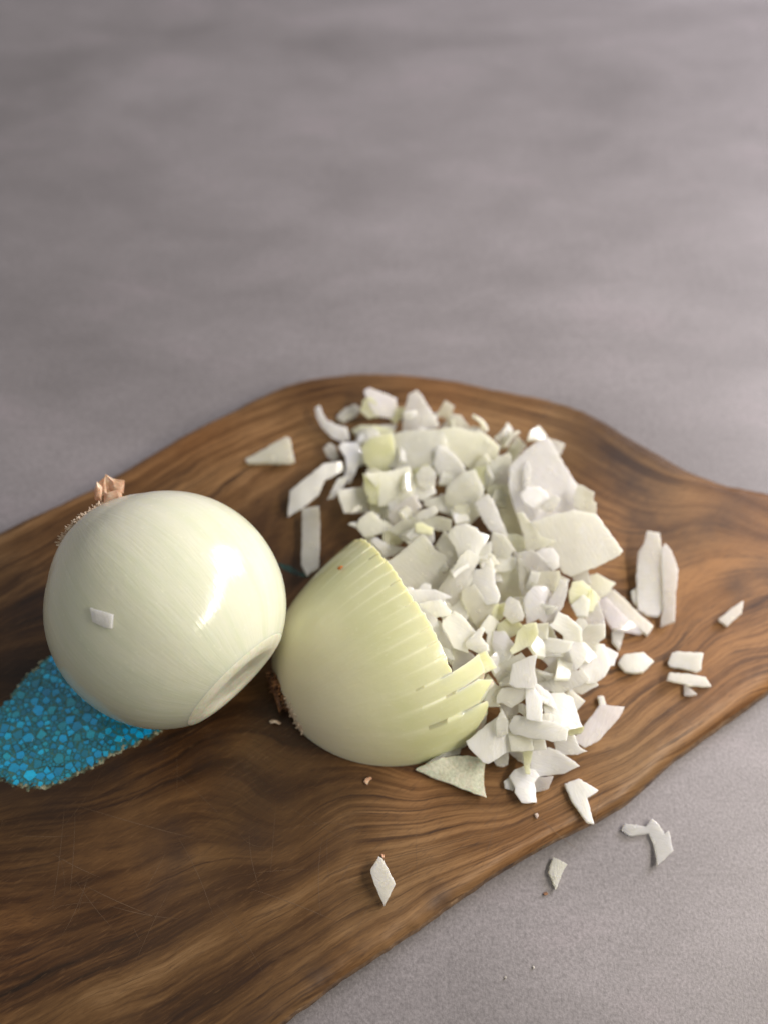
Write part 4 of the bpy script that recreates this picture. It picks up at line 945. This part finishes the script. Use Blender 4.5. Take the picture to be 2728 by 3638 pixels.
# buried pieces: what shows in the gaps of the heap
protos = []
for k in range(12):
    w, h, th = random.uniform(.006, .011), random.uniform(.0035, .008), random.uniform(.0011, .0019)
    po = [Vector((x * w * random.uniform(.7, 1.2), y * h * random.uniform(.7, 1.2))) for x, y in random.choice([((-.5, -.5), (.5, -.5), (.55, .1), (.45, .5), (-.5, .5)), ((-.5, -.4), (.5, -.5), (.5, .5), (-.5, .5)), ((-.6, 0), (.1, -.5), (.55, -.4), (.4, .5), (-.3, .45))])]
    po = densify(po, 0.0016)
    cx = random.uniform(.018, .04); sk = random.uniform(-.3, .3)
    n = len(po); vs = [Vector((p.x + sk * th, p.y, th / 2 - p.x * p.x / cx)) for p in po] + [Vector((0, 0, th / 2 + 0.0001))] + [Vector((p.x, p.y, -th / 2 - p.x * p.x / cx)) for p in po] + [Vector((0, 0, -th / 2))]
    fs = []
    for i in range(n):
        jn = (i + 1) % n; fs += [(i, jn, n), (n + 1 + jn, n + 1 + i, 2 * n + 1), (i + n + 1, jn + n + 1, jn, i)]
    protos.append(mesh(vs, fs))
def to_px(p):
    d = Vector(p) - CAM; z = d.dot(FW); return 1364 + FPX * d.dot(RT) / z, 1819 - FPX * d.dot(UPV) / z
used = set()
STOP = {'of', 'the', 'at', 'in', 'on', 'a', 'by', 'to', 'and', 'between', 'from', 'under', 'with', 'right', 'left', 'behind', 'beside', 'below', 'near', 'over', 'off', 'along', 'lying', 'its', 'low', 'low,', 'back', 'front', 'just', 'above', 'directly', 'like', 'down', 'big', 'standing'}
def buried_label(p, tint):
    x, y = to_px(p); best = sorted(PIECES, key=lambda q: (q[0] - x) ** 2 + (q[1] - y) ** 2)
    for px, py, lab in best[:40]:
        dx, dy = x - px, y - py
        w = ('right of' if dx > 0 else 'left of') if abs(dx) > abs(dy) else ('in front of' if dy > 0 else 'behind')
        words = lab.replace(',', '').split()[:9]
        while words and words[-1] in STOP: words.pop()
        for t_ in (tint,):
            l = 'small %s scrap %s the %s' % (t_, w, ' '.join(words))
            if l not in used and len(l.split()) <= 16: used.add(l); return l
    return 'small onion scrap deep in the heap'
first = {}
cnt_ = 0
tz = np.array(TOPZ)
BIG = [i_ for i_, r_ in enumerate(CH) if 'big' in r_[5] and 'sheet' in r_[5] and r_[0] == 'C' and r_[3] == 2.8]
for _ in range(1500):
    if cnt_ >= 118: break
    x, y = rng.uniform(pl.min(0), pl.max(0))
    if not inside([(x, y)], pl)[0]: continue
    bh = base_h(x, y); d = math.sqrt(((pls - (x, y)) ** 2).sum(1).min())
    if d < 0.007: continue
    dh = Vector((x, y, T)) - HALF0; s = dh.dot(hx)
    if s < HLN * (1.0 if dh.dot(hy) > -HR * 0.5 else 1.3) + 0.005 and abs(dh.dot(hy)) < HR: continue
    nb = np.argsort(((tz[:, :2] - (x, y)) ** 2).sum(1))[:3]
    zt = float(tz[nb, 2].mean())
    if nb.size and any((tz[n_, 2] > T + 0.016) and (x - tz[n_, 0]) ** 2 + (y - tz[n_, 1]) ** 2 < 0.016 ** 2 for n_ in BIG): continue
    z = max(T + 0.0015, zt - random.uniform(0.0008, 0.0055)) if cnt_ % 6 else T + random.uniform(0.002, 0.003 + bh)
    k = random.randrange(12)
    if k not in first: o = link('onion_piece', protos[k], MC); first[k] = o
    else: o = first[k].copy(); COL.objects.link(o)
    lim = min(1.0, (z - T) / 0.006)
    o.location = (x, y, z + 0.001); o.rotation_euler = (random.gauss(0, .45) * lim, random.gauss(0, .45) * lim, random.uniform(0, 6.28))
    tk = random.choice('wwcgcby'); o.color = (*TINT[tk], 1); cnt_ += 1
    tag(o, buried_label(o.location, {'w': 'white', 'b': 'white', 'c': 'cream', 'g': 'greyish', 'y': 'yellowish'}[tk]), 'onion piece', 'small onion pieces deep in the heap')

# parallelogram stuck to the whole onion
def on_sphere(x, y, rad):
    r = ray(x, y).normalized(); b = r.dot(CAM - OC); c = (CAM - OC).length_squared - rad * rad; D = b * b - c
    return CAM + r * (-b - math.sqrt(max(D, 0)))
ps = densify([Vector((480 * .663, 1600 + 842 * .663)), Vector((605 * .663, 1600 + 880 * .663)), Vector((600 * .663, 1600 + 957 * .663)), Vector((558 * .663, 1600 + 950 * .663)), Vector((495 * .663, 1600 + 920 * .663))], 14)
cc = sum(ps, Vector((0, 0))) / len(ps)
tp = [on_sphere(p.x, p.y, OR + 0.0009) for p in ps] + [on_sphere(*cc.lerp(p, .5), OR + 0.00105) for p in ps] + [on_sphere(cc.x, cc.y, OR + 0.00105)]
bt = [q - (q - OC).normalized() * 0.0011 for q in tp]; n = len(ps); m = len(tp); fs = []
for i in range(n):
    j = (i + 1) % n; fs += [(i, j, n + j, n + i), (n + i, n + j, 2 * n), (m + j, m + i, m + n + i, m + n + j), (m + n + j, m + n + i, m + 2 * n), (j, i, m + i, m + j)]
me = mesh([q - tp[-1] for q in tp + bt], fs); bm = bmesh.new(); bm.from_mesh(me); bmesh.ops.recalc_face_normals(bm, faces=bm.faces); bm.to_mesh(me); bm.free()
o = link('onion_piece', me, MC, None, tp[-1]); o.color = (0.90, 0.88, 0.84, 1)
bv = o.modifiers.new('bevel', 'BEVEL'); bv.width = 0.0002; bv.segments = 2; bv.limit_method = 'ANGLE'
tag(o, 'small white parallelogram chip stuck on the side of the whole onion', 'onion piece', GRP)

# membrane-like outer flap in front of the half onion and the piece behind it
def flat_piece(name, cr, pts, mat, lab, cat, lift, th, seed, col=None, group=None, floor=T, curv=1.0):
    ox, oy, k = CROP[cr]; px = [(ox + x * k, oy + y * k) for x, y in pts]
    me, P = piece_mesh(px, lambda x, y: 0.0, lift, th, seed, 0.75, floor, True, curv)
    o = link(name, me, mat, None, P)
    bv = o.modifiers.new('bevel', 'BEVEL'); bv.width = 0.0002; bv.segments = 1; bv.limit_method = 'ANGLE'; bv.angle_limit = R(38)
    if col: o.color = (*col, 1)
    tag(o, lab, cat, group); return o
flat_piece('onion_layer', 'H', [(130,850),(250,790),(400,730),(560,705),(700,705),(840,730),(880,760),(860,930),(870,1080),(892,1150),(760,1110),(520,1010),(300,930)], M_FLAP, 'grey green leathery onion layer on the wood in front of the half onion', 'onion layer', 0.002, 0.0012, 905, curv=0.8)
flat_piece('onion_piece', 'H', [(250,785),(480,640),(625,575),(612,690),(450,722)], MC, 'pale onion chip half hidden between the half onion and the grey green layer', 'onion piece', 0.001, 0.002, 906, (0.80, 0.79, 0.68), GRP)
# crumbs
flat_piece('onion_crumb', 'K7', [(117,226),(128,210),(150,204),(156,212),(142,222),(134,239)], M_SKIN, 'tiny pink skin crumb on the wood in front of the half onion', 'crumb', 0.0006, 0.0008, 910)
flat_piece('onion_crumb', 'K7', [(888,372),(903,366),(910,378),(900,392)], MC, 'tiny pinkish crumb on an amber patch near the front edge of the board', 'crumb', 0.0004, 0.0008, 911, (0.72, 0.55, 0.45))
flat_piece('onion_crumb', 'K7', [(196,552),(208,556),(210,570),(199,568)], M_SKIN, 'tiny tan crumb just behind the diamond shaped chip', 'crumb', 0.0004, 0.0008, 912)
flat_piece('onion_crumb', 'K7', [(926,728),(945,724),(952,736),(934,741)], M_BROWN, 'tiny brown crumb on the worktop below the small white chip', 'crumb', 0.0003, 0.0006, 913, floor=0.0)
flat_piece('onion_crumb', 'K7', [(755,1106),(765,1106),(766,1118),(757,1120)], MC, 'tiny white crumb on the worktop, nearer of two in the foreground', 'crumb', 0.0003, 0.0006, 914, (0.85, 0.8, 0.65), floor=0.0)
flat_piece('onion_crumb', 'K7', [(880,1058),(888,1060),(892,1073),(886,1074)], MC, 'thin white crumb on the worktop, farther of two in the foreground', 'crumb', 0.0003, 0.0006, 915, (0.85, 0.8, 0.65), floor=0.0)
